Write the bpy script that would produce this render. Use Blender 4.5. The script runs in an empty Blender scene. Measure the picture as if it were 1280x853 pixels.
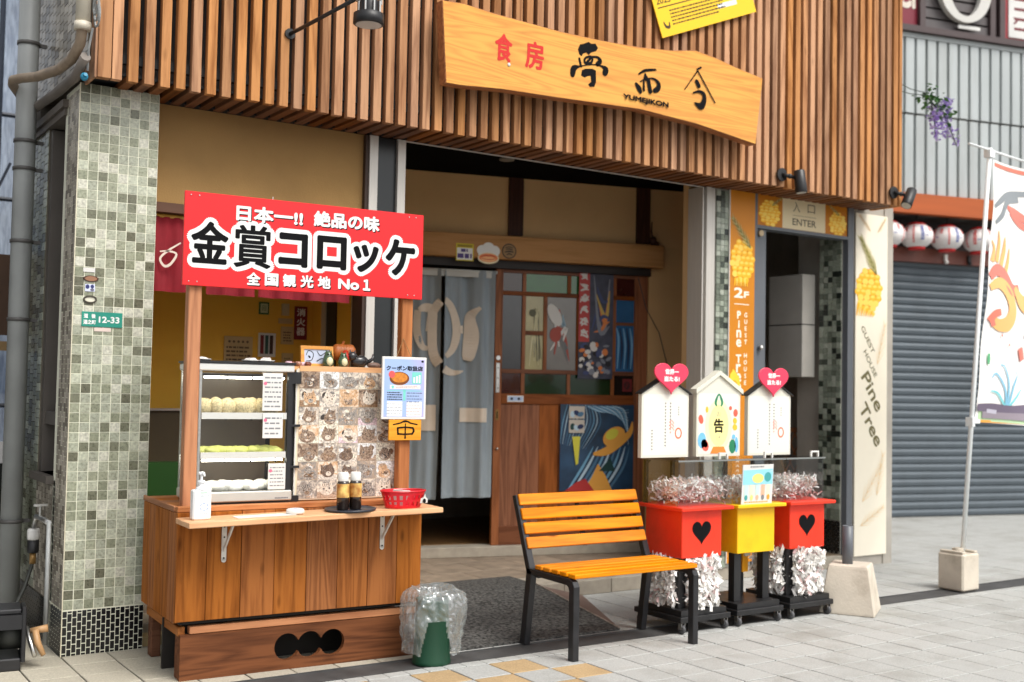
import bpy, bmesh, math, random
from math import sin, cos, pi, radians, hypot, atan2
from mathutils import Vector, Matrix
SC = bpy.context.scene
COL = SC.collection
RND = random.Random(7)

# ------------------------------------------------------------ camera, sky, sun, exposure
cam = bpy.data.objects.new("camera", bpy.data.cameras.new("camera"))
COL.objects.link(cam)
SC.camera = cam
cam.data.sensor_width = 36.0
cam.data.lens = 40.0
cam.data.clip_start = 0.05
cam.data.clip_end = 800.0
CAM_H = 1.42
def aim(yaw, pitch, roll):
    cy, sy = cos(yaw), sin(yaw)
    f = Vector((sy*cos(pitch), cy*cos(pitch), sin(pitch)))
    r = Vector((cy, -sy, 0)); u = r.cross(f)
    r2 = r*cos(roll) + u*sin(roll); u2 = u*cos(roll) - r*sin(roll)
    return Matrix((r2, u2, -f)).transposed().to_4x4()
cam.matrix_world = Matrix.Translation((0, 0, CAM_H)) @ aim(radians(33.65), radians(2.38), radians(1.09))
cam.data.dof.use_dof = True
cam.data.dof.focus_distance = 5.75
cam.data.dof.aperture_fstop = 1.8

SUN_EL, SUN_AZ = radians(54), radians(163)     # azimuth clockwise from +Y
world = bpy.data.worlds.new("World")
SC.world = world
world.use_nodes = True
wn = world.node_tree
bg = wn.nodes["Background"]
sky = wn.nodes.new("ShaderNodeTexSky")
sky.sky_type = 'NISHITA'
sky.sun_disc = False
sky.sun_elevation = SUN_EL
sky.sun_rotation = SUN_AZ
sky.air_density = 1.0
sky.dust_density = 4.0
sky.ozone_density = 1.0
hs = wn.nodes.new("ShaderNodeHueSaturation")
hs.inputs["Saturation"].default_value = 0.16
wn.links.new(sky.outputs[0], hs.inputs["Color"])
wn.links.new(hs.outputs[0], bg.inputs[0])
bg.inputs[1].default_value = 0.15
sun = bpy.data.objects.new("sun", bpy.data.lights.new("sun", 'SUN'))
COL.objects.link(sun)
sun.data.energy = 1.5
sun.data.angle = radians(28)
sun.data.color = (1.0, 0.95, 0.87)
d = Vector((sin(SUN_AZ)*cos(SUN_EL), cos(SUN_AZ)*cos(SUN_EL), sin(SUN_EL)))
sun.rotation_euler = d.to_track_quat('Z', 'Y').to_euler()
sun.location = d*30
SC.view_settings.view_transform = 'Standard'
SC.view_settings.look = 'None'
SC.view_settings.exposure = 0.5
SC.view_settings.gamma = 1.0
SC.cycles.max_bounces = 8
SC.cycles.transparent_max_bounces = 16
SC.cycles.caustics_reflective = False
SC.cycles.caustics_refractive = False

# ------------------------------------------------------------ materials
MATS = {}
def mat(name, col, rough=.6, var=.12, scale=6, bump=0, bscale=60, metal=0, rnd=0, spec=.5,
        stretch=(1, 1, 1), col2=None, coat=0, detail=5, bdist=.004, dirt=0, dscale=1.6, dstretch=(1, 1, 1), dcol=(.5, .46, .4)):
    if name in MATS: return MATS[name]
    m = bpy.data.materials.new(name); MATS[name] = m
    m.use_nodes = True
    nt = m.node_tree; N = nt.nodes; L = nt.links
    b = N["Principled BSDF"]
    b.inputs["Roughness"].default_value = rough
    b.inputs["Metallic"].default_value = metal
    b.inputs["Specular IOR Level"].default_value = spec
    b.inputs["Coat Weight"].default_value = coat
    c1 = tuple(max(0, c*(1-var)) for c in col); c2 = col2 or tuple(min(1, c*(1+var)) for c in col)
    if not var and not bump and not col2 and not rnd:
        b.inputs["Base Color"].default_value = (*col, 1); return m
    tc = N.new("ShaderNodeTexCoord"); mp = N.new("ShaderNodeMapping")
    mp.inputs["Scale"].default_value = stretch
    oi = N.new("ShaderNodeObjectInfo")
    mu = N.new("ShaderNodeMath"); mu.operation = 'MULTIPLY'; mu.inputs[1].default_value = 37.0
    L.new(oi.outputs["Random"], mu.inputs[0])
    ad = N.new("ShaderNodeVectorMath"); ad.operation = 'ADD'
    L.new(tc.outputs["Object"], mp.inputs[0]); L.new(mp.outputs[0], ad.inputs[0]); L.new(mu.outputs[0], ad.inputs[1])
    nz = N.new("ShaderNodeTexNoise"); nz.inputs["Scale"].default_value = scale; nz.inputs["Detail"].default_value = detail
    L.new(ad.outputs[0], nz.inputs["Vector"])
    rp = N.new("ShaderNodeValToRGB")
    rp.color_ramp.elements[0].position = .32; rp.color_ramp.elements[1].position = .68
    rp.color_ramp.elements[0].color = (*c1, 1); rp.color_ramp.elements[1].color = (*c2, 1)
    L.new(nz.outputs["Fac"], rp.inputs[0])
    out = rp.outputs[0]
    if rnd:
        mr = N.new("ShaderNodeMapRange"); mr.inputs["To Min"].default_value = 1-rnd; mr.inputs["To Max"].default_value = 1+rnd
        L.new(oi.outputs["Random"], mr.inputs["Value"])
        h = N.new("ShaderNodeHueSaturation"); L.new(out, h.inputs["Color"]); L.new(mr.outputs[0], h.inputs["Value"])
        out = h.outputs[0]
    if dirt:                                     # grime and stains in patches that run on across neighbouring pieces
        ge = N.new("ShaderNodeNewGeometry"); m3 = N.new("ShaderNodeMapping"); m3.inputs["Scale"].default_value = dstretch; L.new(ge.outputs["Position"], m3.inputs[0])
        n3 = N.new("ShaderNodeTexNoise"); n3.inputs["Scale"].default_value = dscale; n3.inputs["Detail"].default_value = 7; n3.inputs["Roughness"].default_value = .65; L.new(m3.outputs[0], n3.inputs["Vector"])
        r3 = N.new("ShaderNodeMapRange"); r3.inputs["From Min"].default_value = .48; r3.inputs["From Max"].default_value = .72; r3.inputs["To Max"].default_value = dirt; L.new(n3.outputs["Fac"], r3.inputs["Value"])
        x3 = N.new("ShaderNodeMix"); x3.data_type = 'RGBA'; x3.blend_type = 'MULTIPLY'; x3.inputs["B"].default_value = (*dcol, 1)
        L.new(r3.outputs[0], x3.inputs["Factor"]); L.new(out, x3.inputs["A"]); out = x3.outputs["Result"]
    L.new(out, b.inputs["Base Color"])
    if bump:
        n2 = N.new("ShaderNodeTexNoise"); n2.inputs["Scale"].default_value = bscale; n2.inputs["Detail"].default_value = 4
        L.new(ad.outputs[0], n2.inputs["Vector"])
        bp = N.new("ShaderNodeBump"); bp.inputs["Strength"].default_value = bump; bp.inputs["Distance"].default_value = bdist
        L.new(n2.outputs["Fac"], bp.inputs["Height"]); L.new(bp.outputs[0], b.inputs["Normal"])
        rm = N.new("ShaderNodeMapRange"); rm.inputs["To Min"].default_value = max(.02, rough-.1); rm.inputs["To Max"].default_value = min(1, rough+.1)
        L.new(nz.outputs["Fac"], rm.inputs["Value"]); L.new(rm.outputs[0], b.inputs["Roughness"])
    return m

def wood(name, col, dark, axis='z', rough=.5, rnd=.18, ring=9, knots=.5, coat=0, fine=1.0, sat=(.85, 1.1), spec=.16):
    """planks: long grain along one axis, growth rings, knots and a tone of their own per board"""
    if name in MATS: return MATS[name]
    m = bpy.data.materials.new(name); MATS[name] = m
    m.use_nodes = True
    nt = m.node_tree; N = nt.nodes; L = nt.links
    b = N["Principled BSDF"]; b.inputs["Roughness"].default_value = rough; b.inputs["Coat Weight"].default_value = coat; b.inputs["Specular IOR Level"].default_value = spec
    b.inputs["Coat Roughness"].default_value = .25
    tc = N.new("ShaderNodeTexCoord"); oi = N.new("ShaderNodeObjectInfo")
    mu = N.new("ShaderNodeMath"); mu.operation = 'MULTIPLY'; mu.inputs[1].default_value = 53.0
    L.new(oi.outputs["Random"], mu.inputs[0])
    ad = N.new("ShaderNodeVectorMath"); L.new(tc.outputs["Object"], ad.inputs[0]); L.new(mu.outputs[0], ad.inputs[1])
    def mapped(s):
        mp = N.new("ShaderNodeMapping"); L.new(ad.outputs[0], mp.inputs[0])
        v = {'x': (.07*s, s, s), 'y': (s, .07*s, s), 'z': (s, s, .07*s)}[axis]
        mp.inputs["Scale"].default_value = v; return mp.outputs[0]
    n1 = N.new("ShaderNodeTexNoise"); n1.inputs["Scale"].default_value = 1; n1.inputs["Detail"].default_value = 2; n1.inputs["Distortion"].default_value = .4
    L.new(mapped(7), n1.inputs["Vector"])
    ri = N.new("ShaderNodeMath"); ri.operation = 'MULTIPLY'; ri.inputs[1].default_value = ring; L.new(n1.outputs["Fac"], ri.inputs[0])
    pp = N.new("ShaderNodeMath"); pp.operation = 'PINGPONG'; pp.inputs[1].default_value = .5; L.new(ri.outputs[0], pp.inputs[0])
    n2 = N.new("ShaderNodeTexNoise"); n2.inputs["Scale"].default_value = 1; n2.inputs["Detail"].default_value = 6
    L.new(mapped(90*fine), n2.inputs["Vector"])
    mx = N.new("ShaderNodeMath"); mx.operation = 'MULTIPLY_ADD'; mx.inputs[1].default_value = .95
    L.new(pp.outputs[0], mx.inputs[0])
    h2 = N.new("ShaderNodeMath"); h2.operation = 'MULTIPLY'; h2.inputs[1].default_value = .75; L.new(n2.outputs["Fac"], h2.inputs[0])
    L.new(h2.outputs[0], mx.inputs[2])
    rp = N.new("ShaderNodeValToRGB"); e = rp.color_ramp.elements
    e[0].position = .18; e[0].color = (*dark, 1); e[1].position = .78; e[1].color = (*col, 1)
    L.new(mx.outputs[0], rp.inputs[0]); out = rp.outputs[0]
    if knots:
        vo = N.new("ShaderNodeTexVoronoi"); vo.inputs["Scale"].default_value = 1
        mp = N.new("ShaderNodeMapping"); L.new(ad.outputs[0], mp.inputs[0])
        mp.inputs["Scale"].default_value = {'x': (3, 9, 9), 'y': (9, 3, 9), 'z': (9, 9, 3)}[axis]
        L.new(mp.outputs[0], vo.inputs["Vector"])
        kr = N.new("ShaderNodeMapRange"); kr.inputs["From Min"].default_value = .04; kr.inputs["From Max"].default_value = .14
        kr.inputs["To Min"].default_value = knots; kr.inputs["To Max"].default_value = 0
        L.new(vo.outputs["Distance"], kr.inputs["Value"])
        mk = N.new("ShaderNodeMix"); mk.data_type = 'RGBA'; mk.inputs["B"].default_value = (dark[0]*.4, dark[1]*.35, dark[2]*.3, 1)
        L.new(kr.outputs[0], mk.inputs["Factor"]); L.new(out, mk.inputs["A"]); out = mk.outputs["Result"]
    mr = N.new("ShaderNodeMapRange"); mr.inputs["To Min"].default_value = 1-rnd; mr.inputs["To Max"].default_value = 1+rnd
    L.new(oi.outputs["Random"], mr.inputs["Value"])
    m2 = N.new("ShaderNodeMath"); m2.operation = 'MULTIPLY'; m2.inputs[1].default_value = 7.31; L.new(oi.outputs["Random"], m2.inputs[0])
    fr = N.new("ShaderNodeMath"); fr.operation = 'FRACT'; L.new(m2.outputs[0], fr.inputs[0])
    sr = N.new("ShaderNodeMapRange"); sr.inputs["To Min"].default_value = sat[0]; sr.inputs["To Max"].default_value = sat[1]; L.new(fr.outputs[0], sr.inputs["Value"])
    hsv = N.new("ShaderNodeHueSaturation"); L.new(out, hsv.inputs["Color"]); L.new(mr.outputs[0], hsv.inputs["Value"]); L.new(sr.outputs[0], hsv.inputs["Saturation"])
    L.new(hsv.outputs[0], b.inputs["Base Color"])
    bp = N.new("ShaderNodeBump"); bp.inputs["Strength"].default_value = .25; bp.inputs["Distance"].default_value = .002
    L.new(mx.outputs[0], bp.inputs["Height"]); L.new(bp.outputs[0], b.inputs["Normal"])
    return m

def glass(name, tint=(1, 1, 1), gloss=.12, haze=0.0, rough=.02, hazecol=(.8, .8, .8)):
    if name in MATS: return MATS[name]
    m = bpy.data.materials.new(name); MATS[name] = m
    m.use_nodes = True; nt = m.node_tree; N = nt.nodes; L = nt.links
    N.remove(N["Principled BSDF"])
    t = N.new("ShaderNodeBsdfTransparent"); t.inputs[0].default_value = (*tint, 1)
    g = N.new("ShaderNodeBsdfGlossy"); g.inputs["Roughness"].default_value = rough
    lw = N.new("ShaderNodeLayerWeight"); lw.inputs["Blend"].default_value = .5
    pw_ = N.new("ShaderNodeMath"); pw_.operation = 'POWER'; pw_.inputs[1].default_value = 4.0; L.new(lw.outputs["Facing"], pw_.inputs[0])
    ma = N.new("ShaderNodeMath"); ma.operation = 'MULTIPLY_ADD'; ma.inputs[1].default_value = .7; ma.inputs[2].default_value = gloss*.3; L.new(pw_.outputs[0], ma.inputs[0])
    mx = N.new("ShaderNodeMixShader"); L.new(ma.outputs[0], mx.inputs[0]); L.new(t.outputs[0], mx.inputs[1]); L.new(g.outputs[0], mx.inputs[2])
    o = mx.outputs[0]
    if haze:
        df = N.new("ShaderNodeBsdfDiffuse"); df.inputs[0].default_value = (*hazecol, 1)
        m2 = N.new("ShaderNodeMixShader"); m2.inputs[0].default_value = haze
        L.new(o, m2.inputs[1]); L.new(df.outputs[0], m2.inputs[2]); o = m2.outputs[0]
    L.new(o, N["Material Output"].inputs[0])
    return m

def photo_mat(name, tones, scale=34):
    """print of a small photograph: soft patches of a few muted tones, different on every print"""
    m = bpy.data.materials.new(name); m.use_nodes = True; nt = m.node_tree; N = nt.nodes; L = nt.links
    b = N["Principled BSDF"]; b.inputs["Roughness"].default_value = .4
    tc = N.new("ShaderNodeTexCoord"); oi = N.new("ShaderNodeObjectInfo"); mu = N.new("ShaderNodeMath"); mu.operation = 'MULTIPLY'; mu.inputs[1].default_value = 91
    L.new(oi.outputs["Random"], mu.inputs[0]); ad = N.new("ShaderNodeVectorMath"); L.new(tc.outputs["Object"], ad.inputs[0]); L.new(mu.outputs[0], ad.inputs[1])
    nz = N.new("ShaderNodeTexNoise"); nz.inputs["Scale"].default_value = scale; nz.inputs["Detail"].default_value = 6; nz.inputs["Roughness"].default_value = .62; nz.inputs["Distortion"].default_value = 1.2
    L.new(ad.outputs[0], nz.inputs["Vector"])
    rp = N.new("ShaderNodeValToRGB"); e = rp.color_ramp.elements
    while len(e) < len(tones): e.new(.5)
    for k, c in enumerate(tones): e[k].position = .30+.42*k/(len(tones)-1); e[k].color = (*c, 1)
    L.new(nz.outputs["Fac"], rp.inputs[0])
    L.new(rp.outputs[0], b.inputs["Base Color"]); return m
def netting(name, col, clear=.25):
    m = bpy.data.materials.new(name); m.use_nodes = True; nt = m.node_tree; N = nt.nodes; L = nt.links
    N.remove(N["Principled BSDF"])
    tc = N.new("ShaderNodeTexCoord"); mp = N.new("ShaderNodeMapping"); mp.inputs["Scale"].default_value = (9, 9, 1.2); L.new(tc.outputs["Object"], mp.inputs[0])
    nz = N.new("ShaderNodeTexNoise"); nz.inputs["Scale"].default_value = 4; nz.inputs["Detail"].default_value = 6; L.new(mp.outputs[0], nz.inputs["Vector"])
    rp = N.new("ShaderNodeValToRGB"); rp.color_ramp.elements[0].position = .35; rp.color_ramp.elements[1].position = .65
    rp.color_ramp.elements[0].color = (col[0]*.35, col[1]*.4, col[2]*.5, 1); rp.color_ramp.elements[1].color = (*col, 1); L.new(nz.outputs["Fac"], rp.inputs[0])
    t = N.new("ShaderNodeBsdfTransparent"); tr = N.new("ShaderNodeBsdfTranslucent"); d = N.new("ShaderNodeBsdfDiffuse")
    L.new(rp.outputs[0], tr.inputs[0]); L.new(rp.outputs[0], d.inputs[0])
    a = N.new("ShaderNodeMixShader"); a.inputs[0].default_value = .4; L.new(tr.outputs[0], a.inputs[1]); L.new(d.outputs[0], a.inputs[2])
    b = N.new("ShaderNodeMixShader"); b.inputs[0].default_value = 1-clear; L.new(t.outputs[0], b.inputs[1]); L.new(a.outputs[0], b.inputs[2])
    L.new(b.outputs[0], N["Material Output"].inputs[0]); return m

def emit(name, col, s):
    if name in MATS: return MATS[name]
    m = bpy.data.materials.new(name); MATS[name] = m
    m.use_nodes = True; b = m.node_tree.nodes["Principled BSDF"]
    b.inputs["Base Color"].default_value = (*col, 1)
    b.inputs["Emission Color"].default_value = (*col, 1); b.inputs["Emission Strength"].default_value = s
    return m

def flat(name, col, rough=.5, spec=.4):
    return mat(name, col, rough=rough, var=0, spec=spec)
def C(r, g, b):                                  # sRGB 0-255 to linear
    return tuple(((c/255)/12.92 if c <= 10 else ((c/255+.055)/1.055)**2.4) for c in (r, g, b))

# ------------------------------------------------------------ mesh helpers
class MB:
    def __init__(s): s.bm = bmesh.new()
    def _new(s, fs, mi):
        for f in fs: f.material_index = mi
    def box(s, x0, x1, y0, y1, z0, z1, mi=0, bev=0):
        v = [s.bm.verts.new((x, y, z)) for x in (x0, x1) for y in (y0, y1) for z in (z0, z1)]
        fs = [s.bm.faces.new([v[i] for i in q]) for q in ((0, 1, 3, 2), (4, 6, 7, 5), (0, 4, 5, 1), (2, 3, 7, 6), (0, 2, 6, 4), (1, 5, 7, 3))]
        s._new(fs, mi)
        if bev:
            es = {e for f in fs for e in f.edges}
            r = bmesh.ops.bevel(s.bm, geom=list(es), offset=bev, segments=1, affect='EDGES', profile=.5)
            s._new(r['faces'], mi)
        return s
    def poly(s, pts, mi=0):
        f = s.bm.faces.new([s.bm.verts.new(p) for p in pts]); f.material_index = mi; return s
    def prism(s, pts, axis, a0, a1, mi=0, bev=0):
        """2-D outline extruded along an axis: 'y' takes (x,z), 'x' takes (y,z), 'z' takes (x,y)"""
        def P(p, a): return {'y': (p[0], a, p[1]), 'x': (a, p[0], p[1]), 'z': (p[0], p[1], a)}[axis]
        A = [s.bm.verts.new(P(p, a0)) for p in pts]; B = [s.bm.verts.new(P(p, a1)) for p in pts]
        n = len(pts); fs = [s.bm.faces.new(A), s.bm.faces.new(B[::-1])]
        for i in range(n): fs.append(s.bm.faces.new((A[i], B[i], B[(i+1) % n], A[(i+1) % n])))
        bmesh.ops.recalc_face_normals(s.bm, faces=fs)
        s._new(fs, mi)
        if bev:
            r = bmesh.ops.bevel(s.bm, geom=list({e for f in fs[:2] for e in f.edges}), offset=bev, segments=1, affect='EDGES', profile=.5)
            s._new(r['faces'], mi)
        return s
    def tube(s, path, r, n=8, mi=0, cap=True):
        path = [Vector(p) for p in path]; rings = []
        rr = r if isinstance(r, (list, tuple)) else [r]*len(path)
        up = None
        for i, p in enumerate(path):
            t = (path[min(i+1, len(path)-1)] - path[max(i-1, 0)]).normalized()
            if up is None: up = Vector((0, 0, 1)) if abs(t.z) < .9 else Vector((1, 0, 0))
            a = t.cross(up).normalized(); b = a.cross(t).normalized(); up = b
            rings.append([s.bm.verts.new(p + (a*cos(2*pi*k/n) + b*sin(2*pi*k/n))*rr[i]) for k in range(n)])
        for A, B in zip(rings, rings[1:]):
            for k in range(n):
                f = s.bm.faces.new((A[k], A[(k+1) % n], B[(k+1) % n], B[k])); f.material_index = mi; f.smooth = n > 6
        if cap:
            for R in (rings[0][::-1], rings[-1]):
                f = s.bm.faces.new(R); f.material_index = mi
        return s
    def lathe(s, prof, n=16, c=(0, 0, 0), mi=0, axis='z', cap=True):
        def P(r, h, k):
            x, y = r*cos(2*pi*k/n), r*sin(2*pi*k/n)
            q = {'z': (x, y, h), 'y': (x, h, y), 'x': (h, x, y)}[axis]
            return (c[0]+q[0], c[1]+q[1], c[2]+q[2])
        rings = [[s.bm.verts.new(P(r, h, k)) for k in range(n)] for r, h in prof]
        fs = []
        for A, B in zip(rings, rings[1:]):
            for k in range(n):
                f = s.bm.faces.new((A[k], A[(k+1) % n], B[(k+1) % n], B[k])); f.smooth = True; fs.append(f)
        if cap:
            fs.append(s.bm.faces.new(rings[0][::-1])); fs.append(s.bm.faces.new(rings[-1]))
        bmesh.ops.recalc_face_normals(s.bm, faces=fs)
        s._new(fs, mi); return s
    def ball(s, c, r, u=12, v=8, mi=0, noise=0, seed=0):
        r = r if isinstance(r, (list, tuple)) else (r, r, r)
        rg = random.Random(seed); g = bmesh.ops.create_uvsphere(s.bm, u_segments=u, v_segments=v, radius=1)
        for w in g['verts']:
            k = 1 + (rg.random()-.5)*noise
            w.co = Vector((c[0]+w.co.x*r[0]*k, c[1]+w.co.y*r[1]*k, c[2]+w.co.z*r[2]*k))
        for f in {f for w in g['verts'] for f in w.link_faces}: f.material_index = mi; f.smooth = True
        return s
    def disc(s, c, rx, rz, mi=0, n=16, plane='xz', ang=0):
        pts = []
        for k in range(n):
            a = -2*pi*k/n if plane == 'xz' else 2*pi*k/n
            x, z = rx*cos(a), rz*sin(a); x, z = x*cos(ang)-z*sin(ang), x*sin(ang)+z*cos(ang)
            pts.append((c[0]+x, c[1], c[2]+z) if plane == 'xz' else (c[0]+x, c[1]+z, c[2]))
        return s.poly(pts[::-1] if plane == 'xz' else pts, mi)
    def rect(s, x0, x1, y, z0, z1, mi=0): return s.poly([(x0, y, z0), (x1, y, z0), (x1, y, z1), (x0, y, z1)], mi)
    def stroke(s, pts, y, mi=0, w=None, sub=5, yf=None):
        """a brush stroke in the x-z plane: points (x, z, width), smoothed"""
        P = [(p[0], p[1], p[2] if len(p) > 2 else w) for p in pts]
        if len(P) > 2:
            Q = []
            for i in range(len(P)-1):
                a, b, c, e = P[max(i-1, 0)], P[i], P[i+1], P[min(i+2, len(P)-1)]
                for k in range(sub):
                    t = k/sub
                    Q.append(tuple(.5*((2*b[j]) + (c[j]-a[j])*t + (2*a[j]-5*b[j]+4*c[j]-e[j])*t*t + (3*b[j]-a[j]-3*c[j]+e[j])*t**3) for j in range(3)))
            Q.append(P[-1]); P = Q
        elif yf:
            P = [tuple(P[0][j]+(P[1][j]-P[0][j])*t/4 for j in range(3)) for t in range(5)]
        Lf, Rt = [], []
        for i, p in enumerate(P):
            a, b = P[max(i-1, 0)], P[min(i+1, len(P)-1)]
            dx, dz = b[0]-a[0], b[1]-a[1]; l = hypot(dx, dz) or 1; h = max(p[2], .0005)/2
            for S, sg in ((Lf, 1), (Rt, -1)):
                x, z = p[0]-dz/l*h*sg, p[1]+dx/l*h*sg
                S.append(s.bm.verts.new((x, (yf(x, z) if yf else y), z)))
        for i in range(len(P)-1):
            f = s.bm.faces.new((Lf[i], Rt[i], Rt[i+1], Lf[i+1])); f.material_index = mi
        for q, r_ in ((P[0], 0), (P[-1], 1)):
            if q[2] > .004 and not yf: s.disc((q[0], y-.0002-.0001*r_, q[1]), q[2]/2, q[2]/2, mi, 10)
        return s
    def sheet(s, nx, nz, fn, mi=0, keep=None, smooth=True):
        V = [[s.bm.verts.new(fn(i/nx, j/nz)) for j in range(nz+1)] for i in range(nx+1)]
        for i in range(nx):
            for j in range(nz):
                if keep and not keep((i+.5)/nx, (j+.5)/nz): continue
                f = s.bm.faces.new((V[i][j], V[i+1][j], V[i+1][j+1], V[i][j+1])); f.material_index = mi; f.smooth = smooth
        return s
    def mesh(s, name, mats):
        me = bpy.data.meshes.new(name); s.bm.to_mesh(me); s.bm.free()
        for m in (mats if isinstance(mats, (list, tuple)) else [mats]): me.materials.append(m)
        return me

def ob(name, data, parent=None, loc=(0, 0, 0), rot=(0, 0, 0)):
    o = bpy.data.objects.new(name, data); COL.objects.link(o)
    o.parent = parent; o.location = loc; o.rotation_euler = rot
    return o
def thing(name, label, cat, loc=(0, 0, 0), rot=0, group=None):
    o = ob(name, None, None, loc, (0, 0, rot)); o.empty_display_size = .1
    o['label'] = label; o['category'] = cat
    if group: o['group'] = group
    return o
def part(name, mb, mats, parent, loc=(0, 0, 0), rot=(0, 0, 0), label=None, kind=None):
    o = ob(name, mb.mesh(name, mats) if isinstance(mb, MB) else mb, parent, loc, rot)
    if label: o['label'] = label
    if kind: o['kind'] = kind
    return o
def single(name, mb, mats, label, cat, loc=(0, 0, 0), rot=(0, 0, 0), group=None, kind=None):
    o = part(name, mb, mats, None, loc, rot); o['label'] = label
    if kind: o['kind'] = kind
    else: o['category'] = cat
    if group: o['group'] = group
    return o
def struct(name, mb, mats, loc=(0, 0, 0)):
    o = part(name, mb, mats, None, loc); o['kind'] = 'structure'; return o
def dup(root, loc, rot=None, label=None, scale=None):
    def cp(o, par):
        c = o.copy(); COL.objects.link(c); c.parent = par
        for ch in o.children: cp(ch, c)
        return c
    r = cp(root, None); r.location = loc
    if rot is not None: r.rotation_euler = (0, 0, rot)
    if label: r['label'] = label
    if scale: r.scale = scale
    return r

def glyphs(body, bold=0):
    """flat mesh of a line of lettering from the built-in font: (verts, faces), x to the right, y up"""
    cu = bpy.data.curves.new('letters', 'FONT'); cu.body = body; cu.size = 1; cu.resolution_u = 4; cu.offset = bold
    t = bpy.data.objects.new('letters', cu); COL.objects.link(t)
    dg = bpy.context.evaluated_depsgraph_get()
    me = bpy.data.meshes.new_from_object(t.evaluated_get(dg))
    V = [(v.co.x, v.co.y) for v in me.vertices]; F = [tuple(p.vertices) for p in me.polygons]
    bpy.data.objects.remove(t); bpy.data.curves.remove(cu); bpy.data.meshes.remove(me)
    return V, F
GL = {}
def lettering(mb, body, x0, x1, z0, z1, y, mi=0, grow=0, n=8, bold=0, keep=False, rot=0, xf=None):
    """fit a line of text into a box of the x-z plane; grow thickens every stroke by that many metres"""
    if (body, bold) not in GL: GL[(body, bold)] = glyphs(body, bold)
    V, F = GL[(body, bold)]
    ax, bx = min(v[0] for v in V), max(v[0] for v in V); ay, by = min(v[1] for v in V), max(v[1] for v in V)
    sx, sz = (x1-x0-2*grow)/max(bx-ax, 1e-6), (z1-z0-2*grow)/max(by-ay, 1e-6)
    if keep: sx = sz = min(sx, sz)
    cx, cz = (x0+x1)/2, (z0+z1)/2
    offs = [(0, 0)] + ([(grow*cos(2*pi*k/n), grow*sin(2*pi*k/n)) for k in range(n)] if grow else [])
    for k, (dx, dz) in enumerate(offs):
        vs = []
        for vx, vy in V:
            px, pz = (vx-(ax+bx)/2)*sx+dx, (vy-(ay+by)/2)*sz+dz
            if rot: px, pz = px*cos(rot)-pz*sin(rot), px*sin(rot)+pz*cos(rot)
            vs.append(mb.bm.verts.new((cx+px, y-.00004*k, cz+pz)))
        for f in F:
            try: g = mb.bm.faces.new([vs[i] for i in f]); g.material_index = mi
            except ValueError: pass
    return mb
def scribble(mb, x0, x1, z0, z1, y, rows, mi=0, seed=0, fill=.8, lh=.45, vertical=False):
    """rows of print too small to read: short dashes of word length"""
    rg = random.Random(seed)
    for r in range(rows):
        if vertical:
            w = (x1-x0)/rows; xc = x0+(r+.5)*w; z = z1; end = z1-(z1-z0)*(fill if r % 3 else .95)
            while z > end:
                l = rg.uniform(.5, 1.0)*w*.6; mb.rect(xc-w*lh*.5, xc+w*lh*.5, y, z-l, z, mi); z -= l+w*.35
        else:
            h = (z1-z0)/rows; zc = z1-(r+.5)*h; x = x0; end = x0+(x1-x0)*rg.uniform(fill, 1)
            while x < end:
                l = rg.uniform(.6, 2.6)*h*.5; mb.rect(x, min(x+l, x1), y, zc-h*lh*.5, zc+h*lh*.5, mi); x += l+h*.22
    return mb

# ------------------------------------------------------------ shared materials
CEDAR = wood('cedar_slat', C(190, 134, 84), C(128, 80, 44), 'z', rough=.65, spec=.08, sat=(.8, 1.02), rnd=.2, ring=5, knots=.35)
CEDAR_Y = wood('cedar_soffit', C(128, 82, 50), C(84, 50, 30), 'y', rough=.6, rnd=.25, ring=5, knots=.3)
SIGNWOOD = wood('sign_board_wood', C(228, 158, 28), C(202, 124, 12), 'x', spec=.05, rough=.65, rnd=.03, ring=12, knots=0, coat=0, fine=.6)
PLANK = wood('counter_plank', C(162, 99, 48), C(112, 62, 28), 'z', rough=.6, spec=.08, sat=(.94, 1.05), rnd=.05, ring=9, knots=.6)
PLANKX = wood('counter_trim', C(196, 128, 76), C(146, 84, 44), 'x', rough=.5, rnd=.12, ring=7, knots=.4)
PLANKY = wood('counter_side_trim', C(172, 116, 76), C(128, 78, 46), 'y', rough=.55, rnd=.12, ring=7, knots=.4)
PLINTH = wood('weathered_plinth', C(116, 72, 46), C(74, 43, 27), 'x', rough=.65, rnd=.1, ring=9, knots=.4)
SHELFW = wood('pale_shelf', C(226, 172, 118), C(204, 142, 88), 'x', rough=.45, rnd=.05, ring=6, knots=.2)
POSTW = wood('post_wood', C(188, 118, 62), C(146, 82, 38), 'z', rough=.5, rnd=.1, ring=6, knots=.6)
BENCHW = wood('bench_wood', C(228, 140, 16), C(196, 106, 8), 'x', rough=.42, rnd=.025, ring=6, knots=.9, coat=.04, sat=(.98, 1.03))
DOORW = wood('door_wood', C(146, 86, 46), C(100, 54, 26), 'z', rough=.42, rnd=.1, ring=8, knots=.2)
DOORX = wood('door_rail_wood', C(124, 72, 40), C(88, 46, 24), 'x', rough=.42, rnd=.1, ring=8, knots=.1)
DARKPOST = wood('dark_post', C(70, 40, 26), C(48, 26, 18), 'z', rough=.5, rnd=.05, ring=6, knots=.1)
LINTEL = wood('lintel_wood', C(184, 140, 96), C(158, 116, 74), 'x', rough=.55, rnd=.03, ring=5, knots=.1)
BLACK = mat('black_paint', (.012, .012, .013), rough=.42, var=.25, scale=20, bump=.1, bscale=150)
BLACKSTEEL = mat('black_bench_steel', (.014, .014, .016), rough=.38, var=.25, scale=15, bump=.12, bscale=220)
MATTBLACK = mat('matt_black', (.01, .01, .011), rough=.8, var=.2)
WHITEP = mat('white_paint', (.72, .71, .68), rough=.45, var=.06, scale=5)
WHITE = flat('white_print', (.82, .82, .80))
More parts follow.
